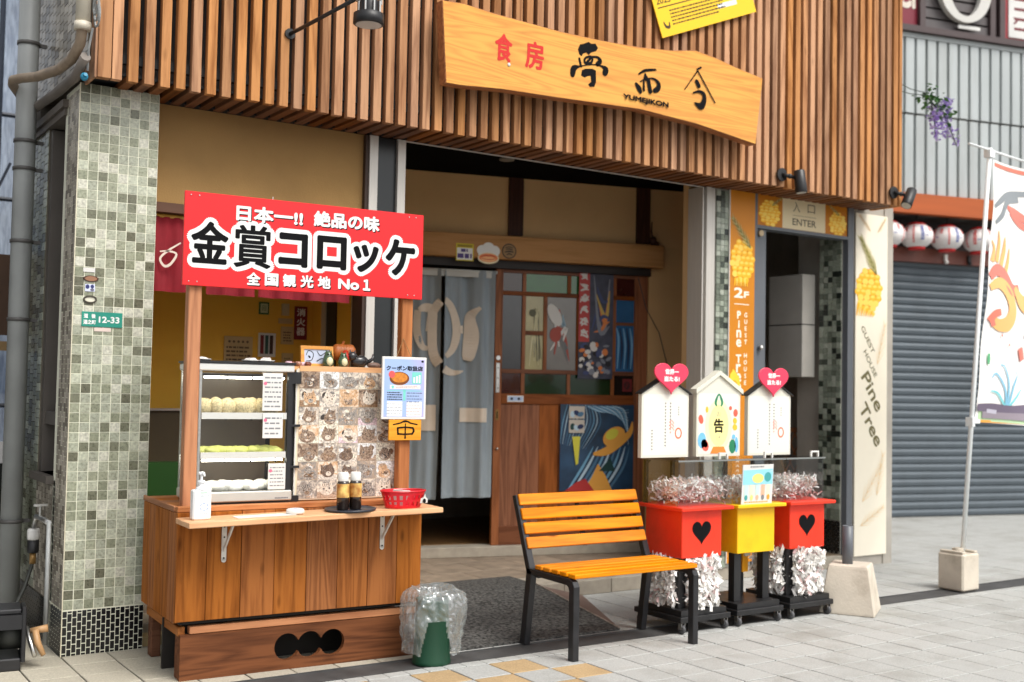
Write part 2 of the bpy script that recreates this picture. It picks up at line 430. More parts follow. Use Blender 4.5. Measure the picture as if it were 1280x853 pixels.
INK = flat('ink', (.007, .007, .008), rough=.7, spec=.08)
GREYINK = flat('grey_ink', (.22, .22, .23))
REDINK = flat('red_ink', (.62, .04, .03))
STEEL = mat('stainless', (.62, .62, .6), rough=.28, var=.06, metal=1, stretch=(1, 1, 20))
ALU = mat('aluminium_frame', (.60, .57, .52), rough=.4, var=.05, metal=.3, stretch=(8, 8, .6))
PLASTER = mat('beige_plaster', C(162, 128, 78), rough=.9, var=.07, scale=2.2, dirt=.3, dscale=1.4, bump=.35, bscale=120)
PLASTER2 = mat('entrance_plaster', C(208, 170, 120), rough=.9, var=.08, scale=1.8, bump=.3, bscale=140)
MUSTARD = mat('mustard_wall', C(238, 186, 66), rough=.8, var=.06, scale=1.5, bump=.2, bscale=90)
CONCRETE = mat('concrete', C(176, 170, 160), rough=.85, dirt=.5, dscale=2, dstretch=(2, 2, .5), var=.14, scale=3, bump=.4, bscale=70)
BLOCKC = mat('pale_concrete_block', C(206, 196, 180), rough=.85, dirt=.55, dscale=5, var=.08, scale=5, bump=.5, bscale=60)
GROUT = mat('pale_grout', C(232, 232, 212), rough=.9, var=.06, scale=12)
DARKGROUT = mat('grey_grout', C(168, 166, 156), rough=.9, var=.08, scale=12)
SIDEGROUT = mat('old_grout', C(96, 90, 80), rough=.9, var=.08, scale=12)
DARKIN = mat('dark_interior', (.02, .016, .013), rough=.8, var=.2)
GREYFRAME = mat('grey_door_steel', C(98, 102, 108), rough=.42, var=.05, scale=3)
RED = mat('red_panel', (.74, .02, .022), rough=.38, var=.03, scale=2)
def tmat(i, c): return mat('glazed_tile_%d' % i, tuple(v*.93 for v in c), rough=.3, var=.24, scale=75, dirt=.35, dscale=2.5, dstretch=(2, 2, .5), bump=.2, bscale=90, detail=3, bdist=.002)
TILES = [tmat(i, C(*c)) for i, c in enumerate([(190, 194, 174), (174, 178, 158), (158, 162, 140), (142, 146, 124), (120, 122, 102), (206, 206, 190), (168, 172, 154), (106, 106, 88)])]
TW = [4, 5, 5, 5, 2.0, 3.5, 5, 1.0]
SIDET = [mat('side_tile_%d' % i, C(*c), rough=.35, var=.15, scale=50, bump=.2, bscale=90, detail=3) for i, c in enumerate([(176, 168, 154), (158, 150, 136), (140, 132, 118), (188, 180, 166), (120, 112, 100)])]
BLACKT = mat('black_mosaic', (.012, .012, .013), rough=.16, var=.3, scale=30)

# ------------------------------------------------------------ ground
g = MB(); g.poly([(-90, -60, -.04), (110, -60, -.04), (110, 120, -.04), (-90, 120, -.04)])
struct('ground', g, mat('ground_asphalt', (.11, .105, .1), rough=.9, var=.2, scale=4))
g = MB(); g.box(-8, 20, -1, 4.985, -.06, -.007); g.box(-8, 20, 5.275, 11, -.06, -.007)
PAVE = struct('pavement', g, mat('paving_joint', C(66, 62, 58), rough=.95, var=.2, scale=20))
SLAB = mat('granite_slab', C(170, 171, 168), rough=.75, var=.15, scale=130, bump=.35, bscale=260, rnd=.035, dirt=.55, dscale=2.2, detail=3, bdist=.0015)
SLAB_L = mat('old_granite_slab', C(176, 170, 154), rough=.8, var=.16, scale=110, bump=.4, bscale=240, rnd=.08, detail=3, bdist=.0015)
SLAB_T = mat('tan_slab', C(178, 152, 114), dirt=.5, rough=.8, var=.16, scale=120, bump=.4, bscale=240, rnd=.07, detail=3, bdist=.0015)
P = .23
def slab_mesh(nm, m, w=P, h=P): return MB().box(.0038, w-.0038, .0038, h-.0038, -.03, 0, bev=.0026).mesh(nm, m)
sm, sl, stn = slab_mesh('paving_slab', SLAB), slab_mesh('paving_slab', SLAB_L), slab_mesh('paving_slab', SLAB_T)
shalf = slab_mesh('paving_slab', SLAB)
CR = Matrix((cam.matrix_world.col[0][:3], cam.matrix_world.col[1][:3], (-cam.matrix_world.col[2])[:3]))
def pix(p):
    q = CR @ (Vector(p)-Vector((0, 0, CAM_H)))
    return (640+1422.2*q.x/q.z, 426.5-1422.2*q.y/q.z) if q.z > .3 else (-9e9, 9e9)
cand, rest = [], MB()
for i in range(-6, 66):
    x = 4.127-.23*24+i*P
    for j in range(0, 40):
        off = 0
        for zone in (0, 1):
            y = (4.985-(j+1)*P-off) if zone == 0 else (5.28+j*P-off)
            if y > 10.4 or y < -.8: continue
            if zone == 1 and y+P < 5.30: continue
            h = P
            if zone == 1 and y < 5.28: h = y+P-5.28; y = 5.28
            cx, cy = x+P/2, y+h/2
            px, py = pix((cx, cy, 0))
            vis = -40 < px < 1330 and py < 905 and not (1.85 < cx < 7.5 and cy > 6.45) and not (cy > 6.2 and 1.35 < cx < 8.2)
            if vis: cand.append((hypot(cx, cy), x, y, h, i, j, zone))
            else: rest.box(x+.0025, x+P-.0025, y+.0025, y+h-.0025, -.02, 0)
    if True:
        y0 = 4.985
cand.sort()
for n, (dd, x, y, h, i, j, zone) in enumerate(cand):
    tan = zone == 0 and 2.2 < x+.1 < 3.67 and (i+j) % 2 == 0
    m = stn if tan else (sl if (zone == 1 and x < 3.2) else sm)
    if n < 300:
        o = ob('paving_slab', m, PAVE, (x, y, RND.uniform(-.0012, .0012)))
        if h < P-.001: o.scale = (1, h/P, 1)
    else: rest.box(x+.0025, x+P-.0025, y+.0025, y+h-.0025, -.02, 0)
part('paving_slab_field', rest, SLAB, PAVE, kind='stuff')
b = MB(); x = 1.0
while x < 12:
    w = RND.uniform(.10, .13); b.box(x+.002, x+w-.002, 4.988, 5.062, -.02, .001, bev=.002); x += w
part('kerb_stone', b, SLAB, PAVE, kind='stuff')
b = MB(); b.box(-8, 20, 5.07, 5.27, -.05, -.003); b.box(-8, 20, 5.066, 5.078, -.05, .002); b.box(-8, 20, 5.262, 5.274, -.05, .002)
DR = struct('drain_channel', b, mat('drain_cover', C(70, 70, 70), rough=.6, var=.25, scale=9, bump=.3, bscale=150))

STEP = MB(); STEP.box(1.80, 7.50, 6.33, 9.2, 0, .088)
STEP = struct('entrance_step', STEP, mat('step_mortar', C(120, 110, 98), rough=.95, var=.15))
STONE = mat('step_stone', C(132, 118, 102), rough=.75, var=.22, scale=9, bump=.4, bscale=120, rnd=.1)
STONE_F = mat('step_edge_stone', C(160, 152, 138), rough=.8, var=.12, scale=14, bump=.4, bscale=140, rnd=.06)
for i in range(14):
    x = 1.80+i*.41
    w = min(.41, 7.5-x)
    part('edge_stone', MB().box(x+.002, x+w-.002, 6.31, 6.60, .0, .1, bev=.004), STONE_F, STEP)
    if x > 3.2:
        for j in range(3):
            xx = x+(.2 if j % 2 else 0)
            part('step_slab', MB().box(xx+.003, xx+.407, 6.605+j*.4, 7.0+j*.4, .06, .1, bev=.003), STONE, STEP)

# ------------------------------------------------------------ the shop building
SHOP = thing('shop_building', 'two storey corner restaurant with beige plaster front, dark entrance ceiling and tiled side wall', 'building', (1.368, 6.165, 0))
OFF = (-1.368, -6.165, 0)
def S(name, mb, m, **k): return part(name, mb, m, SHOP, OFF, **k)
def wallpart(name, m, *b, **k): return S(name, MB().box(*b), m, **k)
wallpart('plaster_wall', PLASTER, 1.776, 3.10, 6.335, 6.43, 2.42, 2.969)
wallpart('header_beam', mat('brown_beam', C(92, 60, 40), rough=.6, var=.1), 1.776, 3.10, 6.325, 6.44, 2.365, 2.418)
# room behind the serving window
b = MB(); b.box(1.70, 3.25, 7.30, 7.36, .0, 2.9); b.box(1.70, 1.775, 6.47, 7.3, 0, 2.9); b.box(3.2, 3.25, 6.44, 7.3, 0, 2.9)
S('kitchen_wall', b, MUSTARD)
b = MB(); b.box(1.78, 3.2, 6.5, 7.3, 2.75, 2.8); b.box(1.78, 3.2, 6.2, 7.3, .0, .05)
S('kitchen_ceiling', b, mat('kitchen_ceiling_paint', C(170, 150, 110), var=.05))
b = MB(); b.box(1.78, 2.62, 7.1, 7.295, .92, 1.24); b.box(1.78, 2.62, 7.08, 7.11, 1.24, 1.255, 1)
S('kitchen_cabinet', b, [mat('dark_olive', C(66, 54, 30), var=.1), STEEL])
wallpart('green_panel', mat('green_panel_paint', C(30, 74, 18), rough=.5, var=.06), 1.78, 2.5, 7.0, 7.099, .5, .925)
for (x0, x1, z0, z1, rows, ttl, nm) in ((2.575, 2.77, 1.547, 1.73, 4, 1, 'notice'), (2.98, 3.06, 1.56, 1.63, 2, 0, 'notice'), (2.95, 3.05, 1.83, 1.865, 0, 0, 'notice'), (2.97, 3.06, 1.69, 1.81, 4, 0, 'notice')):
    b = MB(); b.box(x0, x1, 7.29, 7.297, z0, z1)
    if rows: scribble(b, x0+.015, x1-.015, z0+.015, z1-.03 if not ttl else z1-.06, 7.2895, rows, 1, seed=int(x0*100))
    if ttl:
        for k in range(5): b.disc((x0+.035+k*.031, 7.2895, z1-.035), .009, .009, 1, 8)
    S(nm, b, [mat('old_notice', C(196, 170, 120), var=.05), flat('brown_ink', C(92, 70, 44))])
b = MB(); b.box(2.81, 2.93, 7.285, 7.298, 1.6, 1.76)
for k, mi in ((0, 1), (1, 2), (2, 3)): b.box(2.822+k*.033, 2.844+k*.033, 7.28, 7.29, 1.62, 1.745, mi)
S('pen_holder', b, [WHITEP, flat('pen_red', C(120, 24, 24)), flat('pen_green', C(40, 84, 76)), flat('pen_brown', C(60, 30, 20))])
b = MB(); b.box(2.809, 2.879, 7.29, 7.297, 1.885, 1.968); b.rect(2.818, 2.870, 7.289, 1.895, 1.958, 1); lettering(b, '回', 2.83, 2.858, 1.91, 1.945, 7.2888, 0)
S('green_card', b, [flat('card_green', C(30, 92, 40)), flat('card_face', C(190, 196, 150))])
b = MB(); b.box(2.97, 3.02, 7.28, 7.298, 1.885, 1.965); b.box(2.985, 3.005, 7.275, 7.282, 1.91, 1.94)
S('wall_switch', b, mat('switch_plastic', C(206, 190, 150), var=.03))
b = MB(); b.box(3.065, 3.155, 7.288, 7.297, 1.725, 1.952); 
for k, ch in enumerate('消火器'): lettering(b, ch, 3.078, 3.142, 1.885-k*.066, 1.94-k*.066, 7.287, 1, grow=.002, n=4)
S('extinguisher_sign', b, [flat('sign_dark_red', C(120, 26, 38)), WHITE])
b = MB(); b.box(3.185, 3.199, 7.05, 7.12, .6, 2.7); b.box(3.185, 3.199, 6.62, 6.66, .6, 2.7)
S('sash_post', b, ALU)
wallpart('sash_panel', mat('dark_sash', C(36, 40, 40), rough=.3), 3.190, 3.199, 6.9, 7.05, .6, 2.7)
# aluminium posts and dark panel between window and entrance
wallpart('door_post', ALU, 3.109, 3.165, 6.288, 6.36, .1, 2.964)
wallpart('post_panel', mat('dark_panel', C(30, 34, 36), rough=.25, var=.1), 3.165, 3.304, 6.315, 6.35, .1, 2.964)
wallpart('door_post', ALU, 3.304, 3.358, 6.288, 6.36, .1, 2.964)
wallpart('window_stop', mat('brown_sash', C(60, 42, 32), var=.05), 3.086, 3.107, 6.30, 6.44, .1, 2.964)
# recessed entrance: slanted back wall
DL = Matrix.Translation((4.62, 7.66, 0)) @ Matrix.Rotation(radians(-15), 4, 'Z')
DROT = (0, 0, radians(-15)); DOFF = (4.62-1.368, 7.66-6.165, 0)
def SD(name, mb, m, **k): return part(name, mb, m, SHOP, DOFF, DROT, **k)
wallpart('entrance_ceiling', mat('black_ceiling', (.004, .004, .004), rough=.9, var=.1, spec=.02), 3.36, 6.56, 6.335, 8.3, 3.106, 3.15)
wallpart('ceiling_edge', mat('black_ceiling', (.004, .004, .004)), 3.36, 6.0, 6.32, 6.36, 2.974, 3.106)
wallpart('lit_line_strip', ALU, 3.37, 5.89, 6.306, 6.312, 2.958, 2.966)  # added pale strip; its colour stands in for light along the slat ends
for px_, py_ in ((4.55, 6.95), (5.2, 6.8)):
    b = MB(); b.lathe([(.055, 0), (.055, .012), (.045, .012)], 20, (px_, py_, 3.094)); S('downlight', b, mat('downlight_trim', C(120, 116, 108), rough=.4))
SD('entrance_plaster', MB().box(-1.35, 1.985, 0, .08, 2.62, 3.105), PLASTER2)
SD('side_plaster', MB().box(1.615, 1.985, 0.0, .08, .1, 2.62), PLASTER2)
SD('side_plaster', MB().box(-1.35, -.425, 0.0, .08, .1, 2.62), PLASTER2)
for s0 in (.367, 1.487): SD('wall_post', MB().box(s0, s0+.122, -.025, .0, 2.64, 3.104), DARKPOST)
SD('lintel', MB().box(-.9, 1.70, -.11, -.002, 2.437, 2.622, bev=.006), LINTEL)
SD('door_head', MB().box(-.9, 1.62, -.03, .1, 2.372, 2.436), mat('dark_door_head', C(30, 22, 18), var=.1))
SD('threshold', MB().box(-.9, 1.98, -.06, .12, .1, .178, bev=.004), STONE_F)
SD('entrance_floor', MB().box(-1.3, 1.98, .12, 2.4, .1, .165), mat('floor_boards', C(150, 112, 70), rough=.4, var=.15, scale=4, stretch=(8, 1, 1)))
b = MB(); b.box(-1.35, -.43, .08, 2.4, .16, 3.1); b.box(1.62, 2.0, .08, 2.4, .16, 3.1); b.box(-1.35, 2.0, 2.4, 2.45, .1, 3.1); b.box(-.43, 1.62, .1, 2.4, 2.5, 2.55)
SD('entrance_inner_wall', b, DARKIN)
wallpart('entrance_return', PLASTER2, 6.50, 6.54, 6.48, 7.2, .1, 3.105)
b = MB()
for x0, x1, y0 in ((5.895, 5.905, 6.30), (5.905, 5.925, 6.32), (5.925, 5.965, 6.286), (5.968, 6.018, 6.296)): b.box(x0, x1, y0, 6.46, .1, 2.966)
S('door_jamb', b, ALU)
wallpart('jamb_return', PLASTER2, 5.90, 6.03, 6.46, 6.52, .1, 3.1)
b = MB(); b.box(6.25, 6.33, 6.6, 6.7, 2.93, 3.02); b.box(6.26, 6.32, 6.59, 6.6, 2.94, 3.01, 1)
S('sensor_box', b, [WHITEP, ALU])
b = MB(); b.tube([(6.02, 7.19, 2.35), (6.1, 7.18, 2.1), (6.22, 7.15, 1.9), (6.30, 7.12, 1.6), (6.31, 7.12, 1.2)], .004, 5)
S('wall_cable', b, BLACK)
# upper storey behind the slats, side walls, roof
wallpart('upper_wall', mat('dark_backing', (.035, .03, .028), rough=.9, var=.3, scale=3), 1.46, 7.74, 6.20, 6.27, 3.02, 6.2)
wallpart('upper_floor', DARKIN, 1.5, 8.10, 6.37, 7.4, 3.2, 3.3)
wallpart('roof', CONCRETE, 1.37, 8.12, 6.0, 7.44, 6.2, 6.35)
wallpart('party_wall', CONCRETE, 8.0, 8.11, 6.3, 9.6, 0, 6.2)
wallpart('front_pier', CONCRETE, 7.60, 8.11, 6.31, 6.9, 0, 6.2)
wallpart('rear_wall', CONCRETE, 2.3, 8.0, 9.5, 9.6, 0, 6.2)
# stair hall behind ENTER
b = MB(); b.box(6.545, 6.55, 6.5, 9.4, .1, 3.0); b.box(6.55, 8.0, 8.6, 8.65, .1, 3.0); b.box(6.55, 8.0, 6.34, 8.6, 2.99, 3.01)
S('hall_wall', b, mat('hall_paint', C(84, 78, 74), rough=.8, var=.08))
wallpart('hall_floor', mat('hall_floor_vinyl', C(120, 104, 84), var=.1), 6.55, 8.0, 6.34, 8.6, .1, .104)
# ------------------------------------------------------------ tiled pillar at the corner
TP = thing('tiled_pillar', 'broad corner pillar faced with small green and cream glazed tiles over a black mosaic foot', 'pillar', (1.366, 6.165, 0))
part('pillar_core', MB().box(.002, .412, .0018, .33, 0, 2.975), GROUT, TP)
pt = .412/8
tm = [MB().box(.0021, pt-.0021, 0, .01, .0021, pt-.0021, bev=.0009).mesh('tile', m) for m in TILES]
RT = random.Random(11); extra = MB()
for r in range(54):
    for c in range(8):
        z = .236+r*pt*.985
        if z+pt > 2.985: continue
        k = RT.choices(range(8), TW)[0]
        if r*8+c < 300: ob('tile', tm[k], TP, (c*pt, RT.uniform(-.001, .0006), z))
        else: extra.box(c*pt+.0021, (c+1)*pt-.0021, 0, .01, z+.0021, z+pt-.0021, k, bev=.0009)
part('upper_tile', extra, TILES, TP, kind='stuff')
b = MB(); mw = .412/17
for c in range(17):
    z = -.03+(.022 if c % 2 else 0)
    while z < .232:
        z1 = min(z+.044, .232)
        if z1-max(z, 0) > .008: b.box(c*mw+.0018, (c+1)*mw-.0018, 0, .01, max(z, 0)+.002, z1-.002)
        z += .0455
part('mosaic', b, BLACKT, TP, kind='stuff')
part('corner_trim', MB().box(-.004, .0008, -.004, .006, 0, 2.975), mat('corner_grout', C(216, 210, 186), var=.05), TP)
def side_tiles(y0, y1, z0, z1, rg, xo=0, mats=SIDET, tw=.045, th=.0507):
    b = MB(); n = int(round((y1-y0)/tw)); tw = (y1-y0)/n
    for c in range(n):
        off = th/2 if c % 2 else 0
        z = z0-off
        while z < z1-.004:
            a, e = max(z, z0), min(z+th, z1)
            if e-a > .01: b.box(xo, xo+.01, y0+c*tw+.003, y0+(c+1)*tw-.003, a+.0022, e-.0022, rg.randrange(len(mats)))
            z += th
    return b
part('side_tile', side_tiles(.006, .27, .236, 2.95, RT, 0), SIDET, TP, kind='stuff')
b = side_tiles(.006, .27, 0, .232, RT, 0, [BLACKT], .0235, .0455)
part('side_mosaic', b, BLACKT, TP, kind='stuff')

SW = thing('alley_side_wall', 'shaded tiled alley wall of the shop above and below the tall side window', 'wall', (1.368, 6.5, 0))
b = MB(); b.box(.003, .12, -.001, .42, 0, .9); b.box(.003, .12, .42, .92, 0, 2.96); b.box(.003, .12, -.45, .92, 3.07, 6.2); b.box(.003, .12, .7, .92, 2.96, 3.07)
part('wall_core', b, SIDEGROUT, SW)
part('side_tile', side_tiles(-.06, .42, .236, .88, RT, 0), SIDET, SW, kind='stuff')
b = side_tiles(-.06, .92, 0, .232, RT, 0, [BLACKT], .0235, .0455)
part('side_mosaic', b, BLACKT, SW, kind='stuff')
part('pier_tile', side_tiles(.42, .92, .236, 2.9, RT, 0, TILES[:5]+TILES[6:], .1, .0507), TILES[:5]+TILES[6:], SW, kind='stuff')
part('upper_tile', side_tiles(-.45, .92, 3.07, 4.6, RT, 0, SIDET, .098, .0507), SIDET, SW, kind='stuff')
b = MB(); b.box(-.03, .12, -.06, .95, 2.90, 2.94); b.box(-.015, .12, -.04, .9, 2.86, 2.90)
part('window_hood', b, mat('hood_metal', C(96, 88, 80), rough=.6, var=.12), SW)
b = MB()
for y0, y1, x0 in ((.0, .05, .02), (.05, .09, .05), (.36, .42, .01)): b.box(x0, .12, y0, y1, .9, 2.85)
b.box(.02, .12, .05, .36, 1.17, 1.24); b.box(-.04, .12, -.02, .43, .86, .9)
part('window_frame', b, mat('window_bronze', C(92, 86, 80), rough=.5, var=.08), SW)
part('window_pane', MB().box(.08, .085, .09, .36, .9, 2.85), mat('dark_pane', C(40, 42, 44), rough=.12, var=.1), SW)

# ------------------------------------------------------------ slatted canopy
CAN = thing('slatted_canopy', 'vertical cedar slat screen with slatted underside across the upper front of the shop', 'canopy', (1.46, 5.95, 2.965))
sl_ = MB().box(0, .050, 0, .045, 0, 2.3, bev=.0015).mesh('slat', CEDAR)
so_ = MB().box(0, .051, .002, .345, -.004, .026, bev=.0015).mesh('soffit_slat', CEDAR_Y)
n = int((7.735-1.469)/.0826)
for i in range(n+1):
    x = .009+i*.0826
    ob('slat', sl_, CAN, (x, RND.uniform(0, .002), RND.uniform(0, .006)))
    if i: ob('soffit_slat', so_, CAN, (x, .037, .01))
part('corner_board', MB().box(-.062, .004, .0, .05, 0, 2.3, bev=.002), CEDAR, CAN)
part('corner_board', MB().box(6.272, 6.305, -.002, .30, 0, 2.3, bev=.002), CEDAR, CAN)
b = MB()
for z in (.10, .75, 1.4, 2.1): b.box(-.05, 6.29, .04, .075, z, z+.05)
part('slat_rail', b, MATTBLACK, CAN)
b = MB(); b.box(-.03, 6.29, .045, .36, .037, .05); b.box(-.03, 6.29, .347, .36, .012, .036)
part('soffit_rail', b, MATTBLACK, CAN)
b = MB()
b.box(-.075, -.063, .01, .235, 0, 2.3)
part('end_board', b, CEDAR, CAN)

# ------------------------------------------------------------ carved wooden name board
NB = thing('name_board', 'wavy golden wooden name board with red and black brush lettering on the slats', 'sign', (4.66, 5.88, 3.2))
bo = [(3.318, 3.717), (3.355, 3.224), (3.452, 3.225), (3.755, 3.25), (4.192, 3.265), (4.851, 3.294), (5.354, 3.271), (5.937, 3.205), (6.003, 3.699), (5.73, 3.733), (5.535, 3.767), (5.346, 3.784), (5.126, 3.744), (4.843, 3.714), (4.505, 3.699), (4.182, 3.695), (3.697, 3.711), (3.468, 3.728)]
def N_(p): return tuple([p[0]-4.66, p[1]-3.2]+list(p[2:]))
b = MB(); b.prism([N_(p) for p in bo], 'y', -.078, 0, bev=.005)
b.bm.normal_update()
for f in b.bm.faces: f.material_index = 0 if f.normal.y < -.9 else 1
part('board', b, [SIGNWOOD, wood('board_edge', C(168, 100, 40), C(120, 66, 24), 'x', rough=.55, rnd=.02, knots=0)], NB)
yb = -.0795
b = MB()
for pts in ([(4.328, 3.604), (4.343, 3.639), (4.373, 3.649), (4.413, 3.669), (4.433, 3.66), (4.469, 3.667), (4.49, 3.642), (4.475, 3.619), (4.435, 3.603), (4.415, 3.583), (4.394, 3.596), (4.369, 3.583), (4.359, 3.565), (4.339, 3.574)],
            [(4.357, 3.438), (4.361, 3.472), (4.386, 3.488), (4.447, 3.499), (4.476, 3.491), (4.479, 3.418), (4.465, 3.383), (4.429, 3.377), (4.414, 3.391), (4.439, 3.411), (4.433, 3.451), (4.407, 3.443), (4.387, 3.431)]):
    b.poly([(p[0]-4.66, yb, p[1]-3.2) for p in pts])
for k, s in enumerate([
 [(4.34, 3.545, .0136), (4.354, 3.499, .0136)],
 [(4.38, 3.544, .0117), (4.395, 3.563, .0117), (4.435, 3.575, .0117), (4.446, 3.556, .0117), (4.426, 3.528, .0155), (4.39, 3.526, .0155), (4.38, 3.544, .0117)],
 [(4.405, 3.537, .0136), (4.43, 3.564, .0136)],
 [(4.44, 3.575, .0097), (4.486, 3.58, .0136), (4.509, 3.559, .0243), (4.487, 3.536, .0243)],
 [(4.287, 3.435, .0291), (4.298, 3.475, .033), (4.346, 3.497, .0078), (4.446, 3.526, .0058), (4.518, 3.528, .0097), (4.555, 3.513, .033), (4.55, 3.489, .033)],
 [(4.836, 3.53, .0087), (4.89, 3.563, .0153), (4.982, 3.584, .0109)],
 [(4.89, 3.54, .0109), (4.897, 3.512, .0306)],
 [(4.813, 3.46, .0175), (4.837, 3.436, .0306), (4.85, 3.414, .024)],
 [(4.849, 3.48, .0066), (4.891, 3.506, .0066), (4.965, 3.519, .0109), (5.009, 3.493, .024), (5.003, 3.458, .0306), (4.973, 3.439, .024)],
 [(4.879, 3.49, .0109), (4.88, 3.429, .0153)],
 [(4.918, 3.501, .024), (4.936, 3.428, .0262)],
 [(5.244, 3.493, .0055), (5.359, 3.639, .0076)], [(5.356, 3.651, .0087), (5.391, 3.67, .0109)], [(5.365, 3.64, .0087), (5.528, 3.444, .0076)],
 [(5.353, 3.565, .024), (5.373, 3.538, .0262)],
 [(5.322, 3.481, .0087), (5.374, 3.499, .0153), (5.42, 3.487, .024), (5.425, 3.443, .0306), (5.395, 3.399, .0393), (5.336, 3.414, .0087)]]):
    if k in (5, 11): part('brush_character', b, INK, NB); b = MB()
    b.stroke([N_((p[0], p[1], p[2]*1.3)) for p in s], yb-.0003*(k+1))
part('brush_character', b, INK, NB)
b = MB(); lettering(b, 'YUMEJIKON', 4.702-4.66, 5.098-4.66, .132, .178, yb-.006, grow=.003, n=6); part('small_lettering', b, INK, NB)
b = MB(); lettering(b, '食', 3.695-4.66, 3.824-4.66, .222, .398, yb, grow=.005, n=6); part('red_lettering', b, flat('sign_red', C(206, 34, 24)), NB); b = MB(); lettering(b, '房', 3.919-4.66, 4.062-4.66, .216, .392, yb, grow=.005, n=6)
part('red_lettering', b, flat('sign_red', C(206, 34, 24)), NB)
b = MB(); b.ball((3.80-4.66, yb, .212), (.012, .006, .012), 8, 5)
part('bolt_cap', b, WHITEP, NB)

# ------------------------------------------------------------ yellow notice above it
YN = thing('yellow_notice', 'yellow event notice with dates hanging tilted at the top of the slats', 'banner', (5.143, 5.93, 3.86))
e1 = Vector((.903, 0, .367)).normalized(); ang = atan2(.367, .903)
yr = (0, -ang, 0)
part('sheet', MB().box(0, .975, -.012, -.006, 0, 1.0), flat('notice_yellow', C(250, 200, 30), rough=.35), YN, rot=yr)
b = MB(); yy = -.0125
lettering(b, '2025', .03, .17, .225, .27, yy, bold=.02); lettering(b, '4.17', .17, .40, .23, .36, yy, grow=.004, n=6); b.disc((.44, yy, .262), .035, .035, 0, 16)
lettering(b, '-7.5', .48, .72, .23, .36, yy-.0005, grow=.004, n=6); b.disc((.77, yy, .262), .035, .035, 0, 16)
b.rect(.03, .93, yy, .198, .206); scribble(b, .13, .70, .06, .18, yy, 5, 0, seed=3, fill=.75); b.stroke([(.05, .10, .01), (.06, .07, .02), (.09, .06, .02), (.10, .09, .01)], yy)
lettering(b, '金', .415, .465, .24, .285, yy-.0007, 1); lettering(b, '土', .745, .795, .24, .285, yy-.0007, 1)
b.rect(.62, .84, yy, .17, .225, 2); b.rect(.635, .825, yy-.0004, .18, .214, 3); b.rect(.60, .80, yy, .09, .125, 3); b.rect(.845, .905, yy, .12, .19, 3); b.disc((.875, yy-.0005, .155), .018, .018, 4, 12)
part('print', b, [flat('notice_ink', C(70, 52, 14)), flat('notice_yellow', C(250, 200, 30)), REDINK, WHITE, flat('notice_blue', C(60, 80, 140))], YN, rot=yr)

# ------------------------------------------------------------ lamps on the canopy
FL = thing('floodlight', 'black floodlight on a long thin arm reaching out over the serving counter', 'lamp', (2.425, 5.95, 3.378))
b = MB(); b.tube([(0, .01, 0), (.02, -.2, .004), (.085, -.74, .03)], .011, 8); b.lathe([(.03, 0), (.03, .012)], 12, (0, -.012, 0), axis='y')
part('arm', b, BLACK, FL)
b = MB(); b.lathe([(.03, .10), (.05, .085), (.052, .03), (.078, .018), (.080, -.032), (.074, -.036)], 20, (.115, -.76, -.085))
for k in range(8):
    a = 2*pi*k/8; b.box(.115+cos(a)*.058-.004, .115+cos(a)*.058+.004, -.76+sin(a)*.058-.004, -.76+sin(a)*.058+.004, -.066, .0, 1)
part('lamp_head', b, [BLACK, mat('cast_aluminium', (.4, .4, .39), rough=.4, metal=.8)], FL)
b = MB(); b.lathe([(.066, -.037), (.066, -.038)], 18, (.115, -.76, -.085)); part('lens', b, mat('lamp_lens', (.5, .5, .48), rough=.2, var=0), FL)
b = MB(); b.box(.05, .056, -.78, -.74, -.01, .15); b.box(.174, .18, -.78, -.74, -.01, .15); b.box(.05, .18, -.775, -.745, .146, .152)
part('bracket', b, mat('cast_aluminium', (.4, .4, .39), rough=.4, metal=.8), FL)
def spot(label, x, y, z, tx, tz):
    t = thing('spotlight', label, 'lamp', (x, y, z), 0, 'spotlights on the canopy')
    b = MB(); b.lathe([(.05, 0), (.05, .015), (.042, .022)], 16, (0, -.022, 0), axis='y'); part('base', b, BLACK, t)
    b = MB(); b.tube([(0, -.02, 0), (.03, -.05, -.01), (.08, -.07, -.02)], .014, 8); b.ball((.04, -.055, -.012), .02, 10, 6); part('arm', b, BLACK, t)
    h = Vector((tx, -.1, tz)).normalized(); c = Vector((.11, -.09, -.015))
    b = MB(); b.tube([c-h*.05, c-h*.045, c+h*.115, c+h*.12], [.036, .042, .045, .043], 16); part('lamp_head', b, BLACK, t)
    b = MB(); b.tube([c+h*.1205, c+h*.122], .037, 16); part('lens', b, mat('lamp_lens', (.5, .5, .48), rough=.2, var=0), t)
spot('black spotlight pointing down above the ENTER sign', 6.345, 5.945, 3.055, .05, -1)
spot('black spotlight tilted outward at the right end of the slats', 7.64, 5.945, 3.065, -.55, -.8)

# ------------------------------------------------------------ serving counter
CA = radians(-2.5); CP = (1.735, 5.40, 0)
CN = thing('serving_counter', 'wooden croquette serving counter of upright planks on a weathered plinth beside the tiled pillar', 'counter', CP, CA)
ca, sa = cos(CA), sin(CA)
def cw(s, t, z=0): return (CP[0]+s*ca-t*sa, CP[1]+s*sa+t*ca, z)
